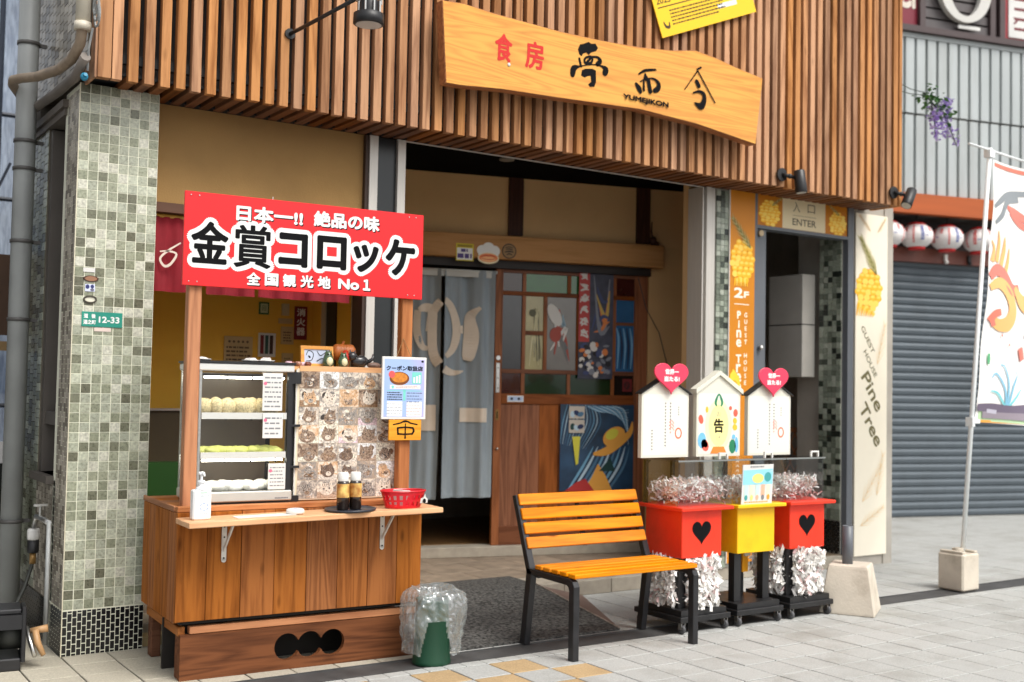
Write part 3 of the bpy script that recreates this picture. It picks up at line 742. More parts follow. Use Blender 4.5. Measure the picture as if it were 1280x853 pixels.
# plinth with three overlapping round holes
def holes_outline():
    cs = [(.532, .112), (.652, .112), (.773, .112)]; r = .066; pts = []
    a0 = math.acos(.0603/r)
    for i, (cx, cz) in enumerate(cs):          # lower edge left to right
        st, en = (pi if i == 0 else pi+a0), (2*pi if i == 2 else 2*pi-a0)
        for k in range(11): a = st+(en-st)*k/10; pts.append((cx+r*cos(a), cz+r*sin(a)))
    for i, (cx, cz) in reversed(list(enumerate(cs))):
        st, en = (0 if i == 2 else a0), (pi if i == 0 else pi-a0)
        for k in range(11): a = st+(en-st)*k/10; pts.append((cx+r*cos(a), cz+r*sin(a)))
    q = []
    for p in pts:
        if not q or hypot(p[0]-q[-1][0], p[1]-q[-1][1]) > 1e-4: q.append(p)
    return q[:-1] if hypot(q[0][0]-q[-1][0], q[0][1]-q[-1][1]) < 1e-4 else q
def board_with_hole(x0, x1, z0, z1, y0, y1, hole):
    """front board: bridge the outline to the hole with triangles and give both edges depth"""
    from mathutils.geometry import delaunay_2d_cdt
    V = [Vector((x0, z0)), Vector((x1, z0)), Vector((x1, z1)), Vector((x0, z1))]+[Vector(p) for p in hole]
    n = len(hole); E = [(0, 1), (1, 2), (2, 3), (3, 0)]+[(4+i, 4+(i+1) % n) for i in range(n)]
    F = [[0, 1, 2, 3], list(range(4, 4+n))]
    vs, _, fs, _, _, fo = delaunay_2d_cdt(V, E, F, 0, 1e-6)
    b = MB(); A = [b.bm.verts.new((v.x, y0, v.y)) for v in vs]; B = [b.bm.verts.new((v.x, y1, v.y)) for v in vs]
    for f, o in zip(fs, fo):
        if 1 in o: continue
        b.bm.faces.new([A[i] for i in f]); b.bm.faces.new([B[i] for i in f[::-1]])
    for f in [e for e in b.bm.edges if len(e.link_faces) == 1 and abs(e.verts[0].co.y-y0) < 1e-6]:
        i, j = A.index(f.verts[0]), A.index(f.verts[1]); b.bm.faces.new((A[i], A[j], B[j], B[i]))
    bmesh.ops.recalc_face_normals(b.bm, faces=b.bm.faces)
    return b
part('plinth_board', board_with_hole(0, 1.235, 0, .215, 0, .03, holes_outline()), PLINTH, CN)
part('plinth_rail', MB().box(.045, 1.24, .004, .05, .217, .252, bev=.003), PLANKX, CN)
part('plinth_rail', MB().box(-.004, .03, .031, .64, .205, .25, bev=.003), PLANKY, CN)
part('plinth_leg', MB().box(.002, .05, .031, .10, 0, .204, bev=.003), PLINTH, CN)
part('plinth_leg', MB().box(.002, .05, .55, .62, 0, .204, bev=.003), PLINTH, CN)
part('plinth_panel', MB().box(1.20, 1.235, .03, .62, 0, .215, bev=.003), PLINTH, CN)
part('inner_board', MB().box(-.01, 1.23, .28, .30, .0, .25), DARKIN, CN)
part('counter_carcass', MB().box(.0, 1.235, .02, .62, .262, .80), DARKIN, CN)
xs = [-.036, .109, .278, .446, .615, .781, .949, 1.113, 1.256]
for a, e in zip(xs, xs[1:]):
    part('plank', MB().box(a+.0012, e-.0012, -.022, .0, .283, .798, bev=.0016), PLANK, CN, loc=(0, RND.uniform(-.0015, .0015), 0))
for k in range(5):
    part('side_plank', MB().box(-.036, -.014, .002+k*.127, .002+(k+1)*.127-.002, .276, .797, bev=.0016), PLANK, CN)
part('side_plank', MB().box(1.236, 1.256, .002, .63, .283, .797, bev=.0016), PLANK, CN)
for k in range(5):
    part('top_board', MB().box(-.026, 1.25, .034+k*.121, .034+(k+1)*.121-.002, .800, .820, bev=.0015), PLANKX, CN)
part('top_trim', MB().box(-.034, 1.258, -.012, .033, .799, .826, bev=.003), PLANKX, CN)
part('top_trim', MB().box(-.040, -.027, .034, .64, .799, .826, bev=.003), PLANKY, CN)
SH = part('shelf', MB().box(-.045, 1.262, -.255, -.024, .0, .026, bev=.003), SHELFW, CN, loc=(0, 0, .752), rot=(0, radians(-1.0), 0))
for s in (.19, 1.025):
    b = MB(); zt = .752+s*.0175
    b.box(s-.012, s+.012, -.028, -.0235, zt-.19, zt-.002); b.lathe([(.012, -.028), (.012, -.0235)], 10, (s, 0, zt-.19), axis='y')
    b.box(s-.012, s+.012, -.20, -.0285, zt-.005, zt-.0005)
    b.prism([(-.029, zt-.15), (-.029, zt-.128), (-.15, zt-.007), (-.17, zt-.007)], 'x', s-.004, s+.004)
    for k in range(4): b.disc((s, -.0286, zt-.03-k*.05), .0045, .0045, 1, 8)
    part('shelf_bracket', b, [mat('white_bracket', C(214, 210, 200), rough=.4, var=.1, scale=20), INK], CN)
for s0, s1, t0 in ((.004, .068, .05), (1.148, 1.212, .05)):
    part('post', MB().box(s0, s1, t0, t0+.06, .80, 2.32, bev=.004), POSTW, CN)

# red sign board
RS = thing('red_shop_sign', 'large red croquette signboard with outlined black lettering nailed between two wooden posts', 'sign', cw(-.035, .04, 1.888), CA)
RSM = mat('sign_red_panel', C(226, 26, 32), rough=.32, var=.02, scale=2)
part('panel', MB().box(0, 1.288, -.012, 0, 0, .458, bev=.002), RSM, RS)
ox, oz, ys = .035, -1.888, -.0126
W, K = MB(), MB()
for ch, (x0, x1, z0, z1) in zip('金賞コロッケ', [(0, .185, 1.998, 2.206), (.212, .402, 1.992, 2.206), (.441, .597, 2.012, 2.186), (.645, .81, 2.014, 2.188), (.846, .992, 2.012, 2.160), (1.03, 1.205, 2.008, 2.204)]):
    lettering(W, ch, x0+ox-.022, x1+ox+.022, z0+oz-.022, z1+oz+.022, ys, grow=.03, n=20)
    lettering(K, ch, x0+ox, x1+ox, z0+oz, z1+oz, ys-.0012, grow={'賞': .0042, '金': .0065}.get(ch, .0085), n=10)
lines = [('日本一!!', .219, .566, 2.223, 2.303), ('絶品の味', .624, .992, 2.231, 2.313), ('No', .766, .884, 1.917, 1.972), ('１', .905, .948, 1.917, 1.977)]
lines += [(ch, .28+k*.0935, .28+k*.0935+.071, 1.908+k*.0015, 1.972+k*.0015) for k, ch in enumerate('全国観光地')]
for body, x0, x1, z0, z1 in lines:
    g_ = .0028 if len(body) == 1 and body != '１' else .0038
    lettering(K, body, x0+ox+.005, x1+ox+.005, z0+oz-.005, z1+oz-.005, ys, grow=g_, n=8)
    lettering(W, body, x0+ox, x1+ox, z0+oz, z1+oz, ys-.0012, grow=g_, n=8)
part('white_lettering', W, WHITE, RS); part('black_lettering', K, INK, RS)
b = MB()
for x in (.03, .07, 1.2, 1.24): b.ball((x, -.013, .44), .004, 6, 4); b.ball((x, -.013, .02), .004, 6, 4)
part('nail', b, STEEL, RS)
b = MB(); b.tube([(.445, .01, .43), (.448, .01, .475)], .0022, 5); part('hook', b, WHITEP, RS)

# red noren behind the sign
NR = thing('red_noren', 'dark red cloth curtain hanging on a bamboo rod above the serving window', 'curtain', (1.80, 6.40, 2.35), 0)
b = MB(); b.tube([(.0, -.01, 0), (1.29, -.01, 0)], .013, 10)
for k in range(1, 4): b.lathe([(.0135, 0), (.0155, .004), (.0135, .008)], 10, (k*.31, -.01, 0), axis='x')
part('rod', b, mat('bamboo', C(206, 160, 74), rough=.4, var=.1, stretch=(1, 8, 8)), NR)
CLOTH = mat('red_cloth', C(138, 22, 36), rough=.85, var=.1, scale=8, bump=.3, bscale=300)
for k in range(4):
    x0, x1 = .02+k*.31, .02+k*.31+.292
    ph = RND.random()*6
    b = MB(); b.sheet(20, 8, lambda u, v: (x0+(x1-x0)*u+(1-v)*.006*sin(k), -.022+(1-v)*.018*sin(u*13+ph+v*1.5)+.006*sin(u*31+ph), -.425+.42*v))
    part('cloth_panel', b, CLOTH, NR)
b = MB(); b.stroke([(.17, -.15, .008), (.10, -.20, .012), (.06, -.245, .012), (.085, -.285, .014), (.12, -.27, .014), (.15, -.215, .012), (.11, -.20, .010), (.06, -.205, .008)], -.055)
part('white_mark', b, flat('cloth_white', C(226, 210, 196), rough=.9), NR)

# ------------------------------------------------------------ heated display cabinet
HC = thing('display_cabinet', 'heated glass display cabinet with three lit shelves of croquettes on the counter', 'display case', cw(.075, .07, .822), CA)
GL_ = glass('cabinet_glass', (.96, .97, .97), gloss=.15)
W_, D_, H_ = .475, .34, .70
b = MB()
for a in ((0, .012, 0, .014, .06, H_-.04, 0), (W_-.022, W_, 0, .022, .06, H_-.04, 1), (0, .014, D_-.014, D_, .06, H_-.04, 0), (W_-.022, W_, D_-.02, D_, .06, H_-.04, 1)):
    part('corner_post', MB().box(*a[:6]), [STEEL, BLACK][a[6]], HC)
b.box(W_, W_+.055, .06, .075, .05, .66, 1); b.box(W_, W_+.055, .02, .08, .60, .66, 1); b.box(W_, W_+.055, .02, .08, .0, .03, 1)
for z in (.17, .38): b.box(W_, W_+.055, .02, .05, z, z+.012, 1)
part('side_rack', b, [STEEL, BLACK], HC)
part('side_shelf_panel', MB().box(W_+.002, W_+.055, .09, .10, .03, .60), mat('pale_panel', C(170, 160, 144), var=.05), HC)
part('base_tray', MB().box(-.006, W_+.004, -.02, D_, .012, .062, bev=.005), mat('base_steel', C(206, 204, 196), rough=.32, var=.05, metal=.5), HC)
b = MB(); b.box(.005, W_-.005, .0, D_-.01, 0, .011); part('foot', b, BLACK, HC)
part('roof', MB().box(-.008, W_+.006, -.012, D_, H_-.042, H_-.006, bev=.004), mat('roof_steel', C(222, 222, 218), rough=.3, var=.03, metal=.35), HC)
part('roof_mat', MB().box(-.012, W_+.01, -.016, D_+.01, H_-.005, H_+.006), BLACK, HC)
part('back_panel', MB().box(.014, W_-.022, D_-.012, D_-.008, .065, H_-.05), mat('back_mirror', C(132, 118, 104), rough=.3, var=.08, scale=3), HC)
TUBE = emit('warm_tube', (1.0, .94, .78), 18.0)
TRAY = mat('white_tray', C(232, 230, 222), rough=.35, var=.03)
for i, (zt, zl) in enumerate(((.44, .625), (.245, .425), (.085, .215))):
    if i < 2:
        part('tray', MB().box(.013, W_-.03, -.002, D_-.02, zt-.02, zt, bev=.003), TRAY, HC)
        b = MB(); b.box(.013, W_-.03, -.008, -.003, zt-.02, zt+.012); part('tray_lip', b, mat('lip_steel', C(226, 226, 220), rough=.25, var=.03, metal=.4), HC)
    b = MB(); b.tube([(.03, .03, zl), (W_-.035, .03, zl)], .0055, 8); part('light_tube', b, TUBE, HC)
    b = MB()
    for k in range(3): b.box(.14+k*.13, .146+k*.13, .02, .035, zl-.012, zl+.014)
    b.box(.02, W_-.028, .028, .045, zl+.007, zl+.018); part('tube_clip', b, BLACK, HC)
part('front_pane', MB().box(.012, W_-.022, .002, .005, .062, H_-.042), GL_, HC)
part('side_pane', MB().box(.002, .005, .012, D_-.014, .062, H_-.042), GL_, HC)
b = MB(); b.rect(.39, .46, -.0205, .022, .027); scribble(b, .39, .46, .02, .032, -.0207, 1, 0, 5); part('maker_plate', b, GREYINK, HC)
for i, (x0, x1, z0, z1, r) in enumerate(((.315, .418, .462, .652, 7), (.320, .424, .325, .450, 4), (.355, .445, .068, .198, 6))):
    t = thing('price_card', ['tall white price card at the top right of the cabinet glass', 'small white price card in the middle of the cabinet glass', 'white price card at the bottom right of the cabinet glass'][i], 'price card', cw(.075+(x0+x1)/2, .06, .822+z0), CA, 'price cards taped to the display cabinet')
    hw = (x1-x0)/2
    part('card', MB().box(-hw, hw, -.003, -.001, 0, z1-z0), WHITEP, t)
    b = MB(); scribble(b, -hw*.8, hw*.85, .01, z1-z0-.012, -.0035, r, 0, seed=i+5, lh=.3)
    b.disc((-hw*.75, -.004, (z1-z0)*.72), .009, .009, 1, 10); part('print', b, [GREYINK, flat('pink_print', C(230, 110, 140))], t)
CROQ = mat('breaded_crumb', C(226, 206, 160), rough=.85, var=.32, scale=110, bump=.8, bscale=160)
CROY = mat('pale_green_wrap', C(232, 234, 130), rough=.6, var=.12, scale=40, bump=.4, bscale=90)
CROW = mat('white_wrap', C(236, 234, 226), rough=.6, var=.05, scale=30, bump=.4, bscale=60)
for row, (zt, m, lab, cnt, grp) in enumerate(((.441, CROQ, 'tan breaded croquette on the top cabinet shelf', 7, 'breaded croquettes on the top shelf'),
                                       (.246, CROY, 'yellow green croquette on the middle cabinet shelf', 8, 'yellow green croquettes on the middle shelf'),
                                       (.067, CROW, 'white wrapped croquette on the bottom cabinet tray', 7, 'white wrapped croquettes on the bottom tray'))):
    ms = []
    for v in range(3):
        b = MB(); b.ball((0, 0, 0), (.042, .06, .044) if row == 0 else ((.034, .06, .024) if row == 1 else (.04, .07, .028)), 12, 8, noise=.2 if row == 0 else .26, seed=row*9+v); ms.append(b.mesh('croquette', m))
    for k in range(cnt):
        for dpt in ((.06,) if row else (.07,)):
            x = .045+k*(.345/(cnt-1)); zz = zt+((.037 if row == 0 else .016) if row < 2 else .018)
            o = ob('croquette', ms[RND.randrange(3)], None, cw(.075+x, .07+dpt, .822+zz), (RND.uniform(-.15, .15), RND.uniform(-.3, .3), RND.uniform(0, 6)))
            o.scale = [RND.uniform(.92, 1.08) for _ in range(3)]
            o['label'] = lab+', %s from the left' % ('first', 'second', 'third', 'fourth', 'fifth', 'sixth', 'seventh', 'eighth')[k]; o['category'] = 'croquette'; o['group'] = grp

# ------------------------------------------------------------ board of cat photographs
CB = thing('photo_board', 'cream board covered with a grid of small cat photographs beside the display cabinet', 'poster board', cw(.592, .115, .826), CA)
part('panel', MB().box(0, .585, 0, .006, 0, .676), mat('cream_paper', C(232, 214, 186), rough=.7, var=.05, scale=3), CB)
part('panel_edge', MB().box(-.006, 0, -.001, .008, 0, .67), WHITEP, CB)
CATC = [C(*c) for c in ((62, 54, 50), (110, 86, 66), (150, 120, 92), (206, 196, 184), (236, 230, 220), (196, 142, 92), (40, 36, 36), (140, 134, 130), (176, 152, 132), (222, 206, 188), (150, 190, 180), (226, 190, 196))]
CATM = [mat('photo_tone_%d' % i, c, rough=.35, var=.55, scale=110, detail=4) for i, c in enumerate(CATC)]
DK, BR, TN, CM, WH_, OR, GY = C(50, 43, 40), C(116, 92, 76), C(172, 150, 128), C(222, 208, 190), C(242, 236, 226), C(206, 164, 122), C(150, 144, 138)
CATM += [photo_mat('photo_a', (DK, BR, TN, CM)), photo_mat('photo_b', (BR, GY, CM, WH_)), photo_mat('photo_c', (DK, GY, TN, WH_)), photo_mat('photo_d', (BR, OR, CM, WH_))]
CATM += [photo_mat('fur_a', (DK, BR, TN, BR), 110), photo_mat('fur_b', (DK, GY, CM), 120), photo_mat('fur_c', (DK, BR, GY), 100), photo_mat('fur_d', (BR, OR, CM), 110), photo_mat('fur_e', (GY, CM, WH_), 90)]
RC = random.Random(5)
pw, ph = .110, .0945
for r in range(7):
    for c in range(5):
        b = MB(); w, h = pw-.002, ph-.002
        bgm = RC.choice((3, 4, 9, 8, 2, 7, 1, 10, 11, 9, 4)); fur = RC.choice((16, 16, 17, 17, 18, 19, 20, 16)); bel = RC.choice((17, 20, 20, 16, 13))
        b.box(0, w, -.0015, 0, 0, h, RC.choice((12, 13, 13, 14, 15, 4, 9, 13)))
        if RC.random() < .6: b.rect(0, w, -.0017, 0, h*RC.uniform(.2, .4), RC.choice((2, 3, 8, 9, 7, 11)))
        for k in range(5): b.disc((RC.uniform(.02, w-.02), -.00175-.00002*k, RC.uniform(.02, h-.02)), RC.uniform(.008, .02), RC.uniform(.008, .02), RC.choice((0, 1, 2, 3, 7, 8, 9, 4)), 9, ang=RC.random()*3)
        kind = RC.random(); close = kind < .35
        hr = RC.uniform(.034, .040) if close else RC.uniform(.019, .027)
        cx, cz = w*(RC.uniform(.46, .54) if close else RC.uniform(.32, .68)), h*(RC.uniform(.42, .48) if close else RC.uniform(.45, .64))
        if not close:
            bx = min(max(cx+RC.uniform(-.03, .03), .047), w-.047); bz = RC.uniform(.026, .034); brx = RC.uniform(.034, .046)
            b.disc((bx, -.0019, bz), brx, bz-.001, fur, 16)
            b.disc((bx+RC.uniform(-.015, .015), -.0020, bz*.7), .015, .012, bel, 10)
            for k in range(8): b.stroke([(bx+RC.uniform(-.028, .028), RC.uniform(.008, .03), .002), (bx+RC.uniform(-.028, .028), RC.uniform(.02, .045), .006), (bx+RC.uniform(-.028, .028), RC.uniform(.02, .05), .002)], -.0021-.00002*k, RC.choice((0, 1, 2, 7, 8)))
        tl = RC.uniform(-.3, .3); ct, sn_ = cos(tl), sin(tl)
        def hp(x, z): return (cx+x*ct-z*sn_, cz+x*sn_+z*ct)
        for sg in (-1, 1) if kind < .6 else ():
            q = [hp(sg*hr*.2, hr*.6), hp(sg*hr*.92, hr*.35), hp(sg*hr*.78, hr*1.22)]
            b.poly([(p[0], -.0023, min(p[1], h-.002)) for p in q], fur)
        b.disc((cx, -.0025, cz), hr, hr*.86, fur, 16)
        for k in range(5):
            q0, q1 = hp((k-2)*hr*.22, hr*.35), hp((k-2)*hr*.3, hr*.78); b.stroke([(q0[0], q0[1], .002), (q1[0], q1[1], .0035)], -.0026-.00002*k, RC.choice((0, 1, 7)))
        q = hp(0, -hr*.36)
        if kind < .7: b.disc((q[0], -.0028, q[1]), hr*.42, hr*.32, bel, 10)
        if kind < .55:
            for sg in (-1, 1):
                q = hp(sg*hr*.4, hr*.1); b.disc((q[0], -.0029, q[1]), hr*.15, hr*.13, RC.choice((2, 8, 7)), 8); b.disc((q[0], -.0031, q[1]), hr*.08, hr*.11, 6, 7)
        q = hp(0, -hr*.2); b.disc((q[0], -.0031, q[1]), hr*.09, hr*.07, 6, 6)
        part('photo', b, CATM, CB, loc=(.012+c*pw+(.002 if r % 2 else 0), -.001, .007+(6-r)*ph), rot=(0, RND.uniform(-.012, .012), 0))
part('top_edge', MB().box(.012, .56, -.003, .012, .662, .69), SHELFW, CB)

# ------------------------------------------------------------ coupon notice and wooden plaque on the post
CO = thing('coupon_notice', 'pink framed coupon notice with a croquette picture hanging from a cord on the right post', 'notice', cw(1.157, .035, 1.244), CA)
part('frame', MB().box(-.130, .130, -.012, 0, 0, .332, bev=.002), WHITEP, CO)
b = MB(); b.rect(-.118, .118, -.0125, .012, .32); 
part('pink_sheet', b, mat('pink_gradient', C(226, 150, 196), rough=.3, var=0, scale=3, col2=C(160, 184, 226), detail=0), CO)
b = MB(); y = -.013
lettering(b, 'クーポン取扱店', -.108, .108, .258, .285, y, 0, grow=.0012, n=6)
b.disc((-.03, y, .217), .058, .036, 1, 20); b.disc((-.03, y-.0003, .222), .048, .027, 2, 18); b.disc((-.075, y-.0005, .238), .019, .019, 3, 14)
b.rect(.045, .10, y, .19, .252, 4)
for k in range(3): b.rect(.052+k*.016, .062+k*.016, y-.0004, .195, .225+.006*k, 5)
b.rect(-.085, .095, y, .162, .182, 5); b.disc((-.068, y-.0003, .172), .008, .008, 4, 12); scribble(b, -.05, .09, .164, .181, y-.0005, 2, 3, 4, lh=.3)
b.rect(-.006, .008, y, .10, .158, 4); b.rect(-.10, .105, y, .150, .153, 4)
b.rect(-.10, -.01, y-.0001, .015, .095, 5); b.rect(.015, .105, y-.0001, .015, .095, 5)
scribble(b, -.10, -.012, .10, .148, y-.0004, 4, 0, 7, lh=.4); scribble(b, .015, .105, .085, .148, y-.0004, 4, 6, 8, lh=.3); scribble(b, -.10, -.012, .02, .09, y-.0004, 4, 6, 9, lh=.15); scribble(b, .015, .1, .02, .08, y-.0004, 4, 3, 10, lh=.12)
b.disc((.105, y, .31), .008, .006, 0, 8)
part('print', b, [INK, flat('fry_dark', C(120, 66, 26)), mat('fry_gold', C(206, 128, 40), rough=.5, var=.2, scale=60), flat('coral_print', C(236, 90, 90)), flat('mint_print', C(120, 208, 196)), WHITE, flat('slate_print', C(110, 120, 150))], CO)
b = MB(); b.tube([(-.045, -.003, .33), (.0, .012, .43), (.045, -.003, .33)], .0022, 5); part('cord', b, mat('cord', C(150, 120, 80), rough=.9), CO)
PQ = thing('wooden_plaque', 'small yellow wooden plaque with a black brushed crest below the coupon notice', 'plaque', cw(1.168, .035, 1.132), CA)
part('board', MB().box(-.095, .095, -.012, 0, 0, .110, bev=.002), wood('plaque_wood', C(232, 164, 66), C(206, 134, 44), 'x', rnd=.02, knots=0), PQ)
b = MB()
for k, s in enumerate(([(-.07, .084, .007), (-.03, .092, .008), (0, .104, .008), (.03, .092, .008), (.07, .084, .007)], [(-.018, .098, .006), (.02, .1, .006)], [(0, .088, .006), (0, .012, .009)],
          [(-.045, .065, .010), (-.042, .034, .010)], [(-.045, .066, .009), (.0, .07, .008), (.044, .066, .009)], [(.045, .066, .009), (.050, .05, .012), (.04, .034, .010)], [(-.042, .035, .008), (0, .033, .008), (.042, .035, .008)])):
    b.stroke(s, -.0124-.0002*k)
part('brushed_crest', b, INK, PQ)

# ------------------------------------------------------------ things on the shelf
def shelf_z(s): return .778+s*.0175+.0005
SB = thing('sanitizer_bottle', 'white pump bottle of hand sanitizer at the left end of the shelf', 'bottle', cw(.038, -.14, shelf_z(.04)), CA)
b = MB(); b.prism([(-.043, -.02), (-.035, -.028), (.035, -.028), (.043, -.02), (.043, .02), (.035, .028), (-.035, .028), (-.043, .02)], 'z', 0, .14, bev=.006)
part('body', b, mat('white_plastic', C(238, 240, 242), rough=.3, var=.02), SB)
b = MB(); b.lathe([(.03, .139), (.022, .15), (.012, .156), (.012, .168), (.017, .17), (.017, .182), (.006, .184), (.006, .21)], 14); part('collar', b, mat('white_plastic', (.8, .8, .8)), SB)
b = MB(); b.box(-.014, .014, -.012, .012, .209, .222, bev=.003); b.tube([(-.0, -.01, .215), (.0, -.045, .213), (.0, -.05, .205)], .005, 8); part('pump', b, mat('white_plastic', (.8, .8, .8)), SB)
b = MB()
for k in range(18):
    a = 2*pi*k/18
    if k % 3: b.disc((.008+.018*cos(a), -.0285, .06+.018*sin(a)), .003, .003, 0, 6)
scribble(b, -.01, .03, .105, .118, -.0285, 1, 1, 2); scribble(b, -.01, .03, .025, .034, -.0285, 1, 1, 3); b.rect(-.012, .02, -.0285, .124, .128, 2)
part('label_print', b, [flat('blue_print', C(120, 160, 220)), flat('pale_grey', C(180, 188, 196)), flat('green_print', C(140, 200, 160))], SB)
b = MB(); b.box(-.15, .14, -.045, .045, 0, .002); o = single('paper_sheet', b, WHITEP, 'white sheet of paper lying flat on the shelf beside the sanitizer bottle', 'paper', cw(.35, -.15, shelf_z(.35)), (0, radians(-1), CA))
b = MB(); b.lathe([(.042, 0), (.045, .006), (.043, .02), (.036, .024)], 20); b.disc((0, 0, .0242), .012, .008, 1, 12, plane='xy')
single('hand_wipe_tub', b, [WHITEP, flat('blue_print', C(120, 160, 220))], 'small round white tub on the edge of the paper sheet', 'tub', cw(.50, -.15, shelf_z(.5)+.002), (0, radians(-1), CA))
b = MB(); b.lathe([(.118, 0), (.128, .004), (.13, .012), (.124, .013), (.118, .006), (.001, .006)], 32)
single('sauce_tray', b, mat('dark_tray', C(44, 48, 58), rough=.3, var=.1), 'round dark tray under the two sauce bottles', 'tray', cw(.79, -.15, shelf_z(.79)), (0, radians(-1), CA))
SA = thing('sauce_bottle', 'sauce bottle with a white cap standing left on the round tray', 'bottle', cw(.748, -.15, shelf_z(.75)+.0065), CA, 'sauce bottles on the tray')
b = MB(); b.lathe([(.026, 0), (.031, .004), (.031, .085), (.0312, .128), (.027, .14), (.02, .146)], 18)
part('bottle', b, mat('dark_sauce', (.022, .012, .008), rough=.12, var=.2, coat=.5), SA)
b = MB(); b.lathe([(.0316, .062), (.0318, .066), (.0318, .126), (.0316, .13)], 18, cap=False); part('label_band', b, mat('sauce_label', C(214, 120, 40), rough=.4, var=.5, scale=22, col2=C(240, 206, 120)), SA)
b = MB(); b.lathe([(.026, .142), (.027, .146), (.026, .182), (.022, .186)], 16); part('cap', b, WHITEP, SA)
dup(SA, cw(.815, -.15, shelf_z(.815)+.0065), CA+.7, 'sauce bottle with a white cap standing right on the round tray')
# red basket
BK = thing('red_basket', 'red plastic slotted basket holding folded cards at the right end of the shelf', 'basket', cw(1.08, -.15, shelf_z(1.08)), CA)
RP = mat('red_plastic', C(204, 14, 34), rough=.3, var=.04)
b = MB(); n = 40
def ring(k, z):
    a = 2*pi*k/n; f = .78+.22*z/.088; return (.122*f*cos(a), .082*f*sin(a), z)
for k in range(n):
    for z0, z1, gap in ((0, .012, 0), (.012, .034, 1), (.034, .044, 0), (.044, .066, 1), (.066, .086, 0)):
        if gap and k % 2: continue
        q = [ring(k, z0), ring(k+1, z0), ring(k+1, z1), ring(k, z1)]
        b.poly(q); b.poly([(p[0]*.975, p[1]*.97, p[2]) for p in q[::-1]])
b.poly([ring(k, .002) for k in range(n)])
b.tube([ring(k, .086) for k in range(n)]+[ring(0, .086)], .0045, 6)
part('bowl', b, RP, BK)
b = MB(); b.poly([(.055, -.075, .03), (.105, -.06, .03), (.105, -.062, .05), (.09, -.07, .06), (.085, -.073, .078), (.075, -.076, .06), (.057, -.08, .055)]); b.disc((.078, -.079, .042), .009, .012, 1, 10)
part('dog_sticker', b, [WHITEP, INK], BK, loc=(0, -.012, -.003))
CD = thing('folded_card', 'white folded card with green print sticking out of the red basket', 'card', cw(1.04, -.15, shelf_z(1.04)+.015), CA)
part('card', MB().box(-.05, .05, -.002, .002, 0, .09), WHITEP, CD, rot=(.5, .12, .1))
b = MB(); b.rect(-.03, .03, -.0026, .072, .08); part('print', b, flat('card_green_print', C(90, 150, 110)), CD, rot=(.5, .12, .1))

# ------------------------------------------------------------ ornaments on top of the cabinet and board
tz = .826+.69
LG = MB(); LG.box(.49, 1.10, .125, .24, 1.494, 1.512)
single('ornament_ledge', LG, SHELFW, 'narrow pale wooden ledge behind the photo board that carries the ornaments', 'shelf', cw(0, 0, 0), (0, 0, CA))
PF = thing('picture_stand', 'small wooden picture frame with a black and white drawing behind the photo board', 'picture frame', cw(.722, .18, 1.513), CA)
b = MB(); b.box(-.09, .09, -.01, .004, .0, .016); b.box(-.09, .09, -.01, .004, .092, .11); b.box(-.09, -.072, -.01, .004, .016, .092); b.box(.072, .09, -.01, .004, .016, .092)
part('frame', b, SIGNWOOD, PF, rot=(-.12, 0, 0))
b = MB(); b.rect(-.072, .072, -.003, .016, .092)
for k, s in enumerate(([(-.06, .06, .003), (-.045, .085, .004), (-.02, .07, .004), (-.03, .035, .004), (-.06, .03, .003)], [(.0, .085, .003), (.02, .06, .005), (.05, .08, .003)], [(.0, .03, .006), (.03, .045, .004), (.05, .02, .005)], [(-.045, .055, .008), (-.04, .05, .01)])): b.stroke(s, -.0034-.0002*k, 1)
part('drawing', b, [flat('drawing_paper', C(190, 200, 220)), INK], PF, rot=(-.12, 0, 0))
def owl(name, label, s, t, col, belly, sc):
    o = thing(name, label, 'figurine', cw(s, t, 1.513), CA, 'round ornaments above the photo board')
    b = MB(); b.lathe([(.020*sc, 0), (.031*sc, .012*sc), (.034*sc, .03*sc), (.028*sc, .055*sc), (.022*sc, .07*sc), (.019*sc, .082*sc), (.008*sc, .09*sc)], 14)
    for sg in (-1, 1): b.poly([(sg*.006*sc, -.006, .084*sc), (sg*.019*sc, -.004, .078*sc), (sg*.017*sc, -.004, .1*sc)])
    part('body', b, mat(name+'_glaze', col, rough=.25, var=.2, scale=30, coat=.4), o)
    b = MB(); b.ball((0, -.022*sc, .032*sc), (.021*sc, .016*sc, .026*sc), 10, 7); part('belly', b, mat('cream_belly', C(224, 214, 170), rough=.4, var=.1, scale=40), o)
    b = MB()
    for sg in (-1, 1): b.ball((sg*.009*sc, -.021*sc, .073*sc), .005*sc, 6, 5)
    part('eye', b, INK, o)
owl('owl_figurine', 'green owl ornament with a cream belly in front of the picture frame', .768, .14, C(62, 84, 56), 0, .92)
owl('owl_figurine', 'smaller orange brown owl ornament with a cream belly', .852, .14, C(190, 86, 40), 0, .85)
b = MB()
for k in range(9):
    a = pi*k/8-pi/2; b.ball((0+.045*sin(a)*.9, 0, .045), (.03, .035, .045), 8, 6)
b.tube([(-.01, 0, .085), (.0, -.005, .105)], .007, 6)
single('pumpkin', b, mat('pumpkin_skin', C(168, 92, 34), rough=.45, var=.2, scale=25), 'ribbed orange ornamental pumpkin behind the owl ornaments', 'pumpkin', cw(.885, .215, 1.55), (0, 0, CA))
b = MB(); b.tube([(-.035, .0, .0), (-.04, -.005, .05), (-.03, 0, .09)], [.02, .026, .012], 10)
single('red_vase', b, mat('red_glaze', C(170, 44, 26), rough=.2, var=.15, coat=.5), 'small red glazed vase beside the owl ornaments', 'vase', cw(.905, .16, 1.513), (0, 0, CA))
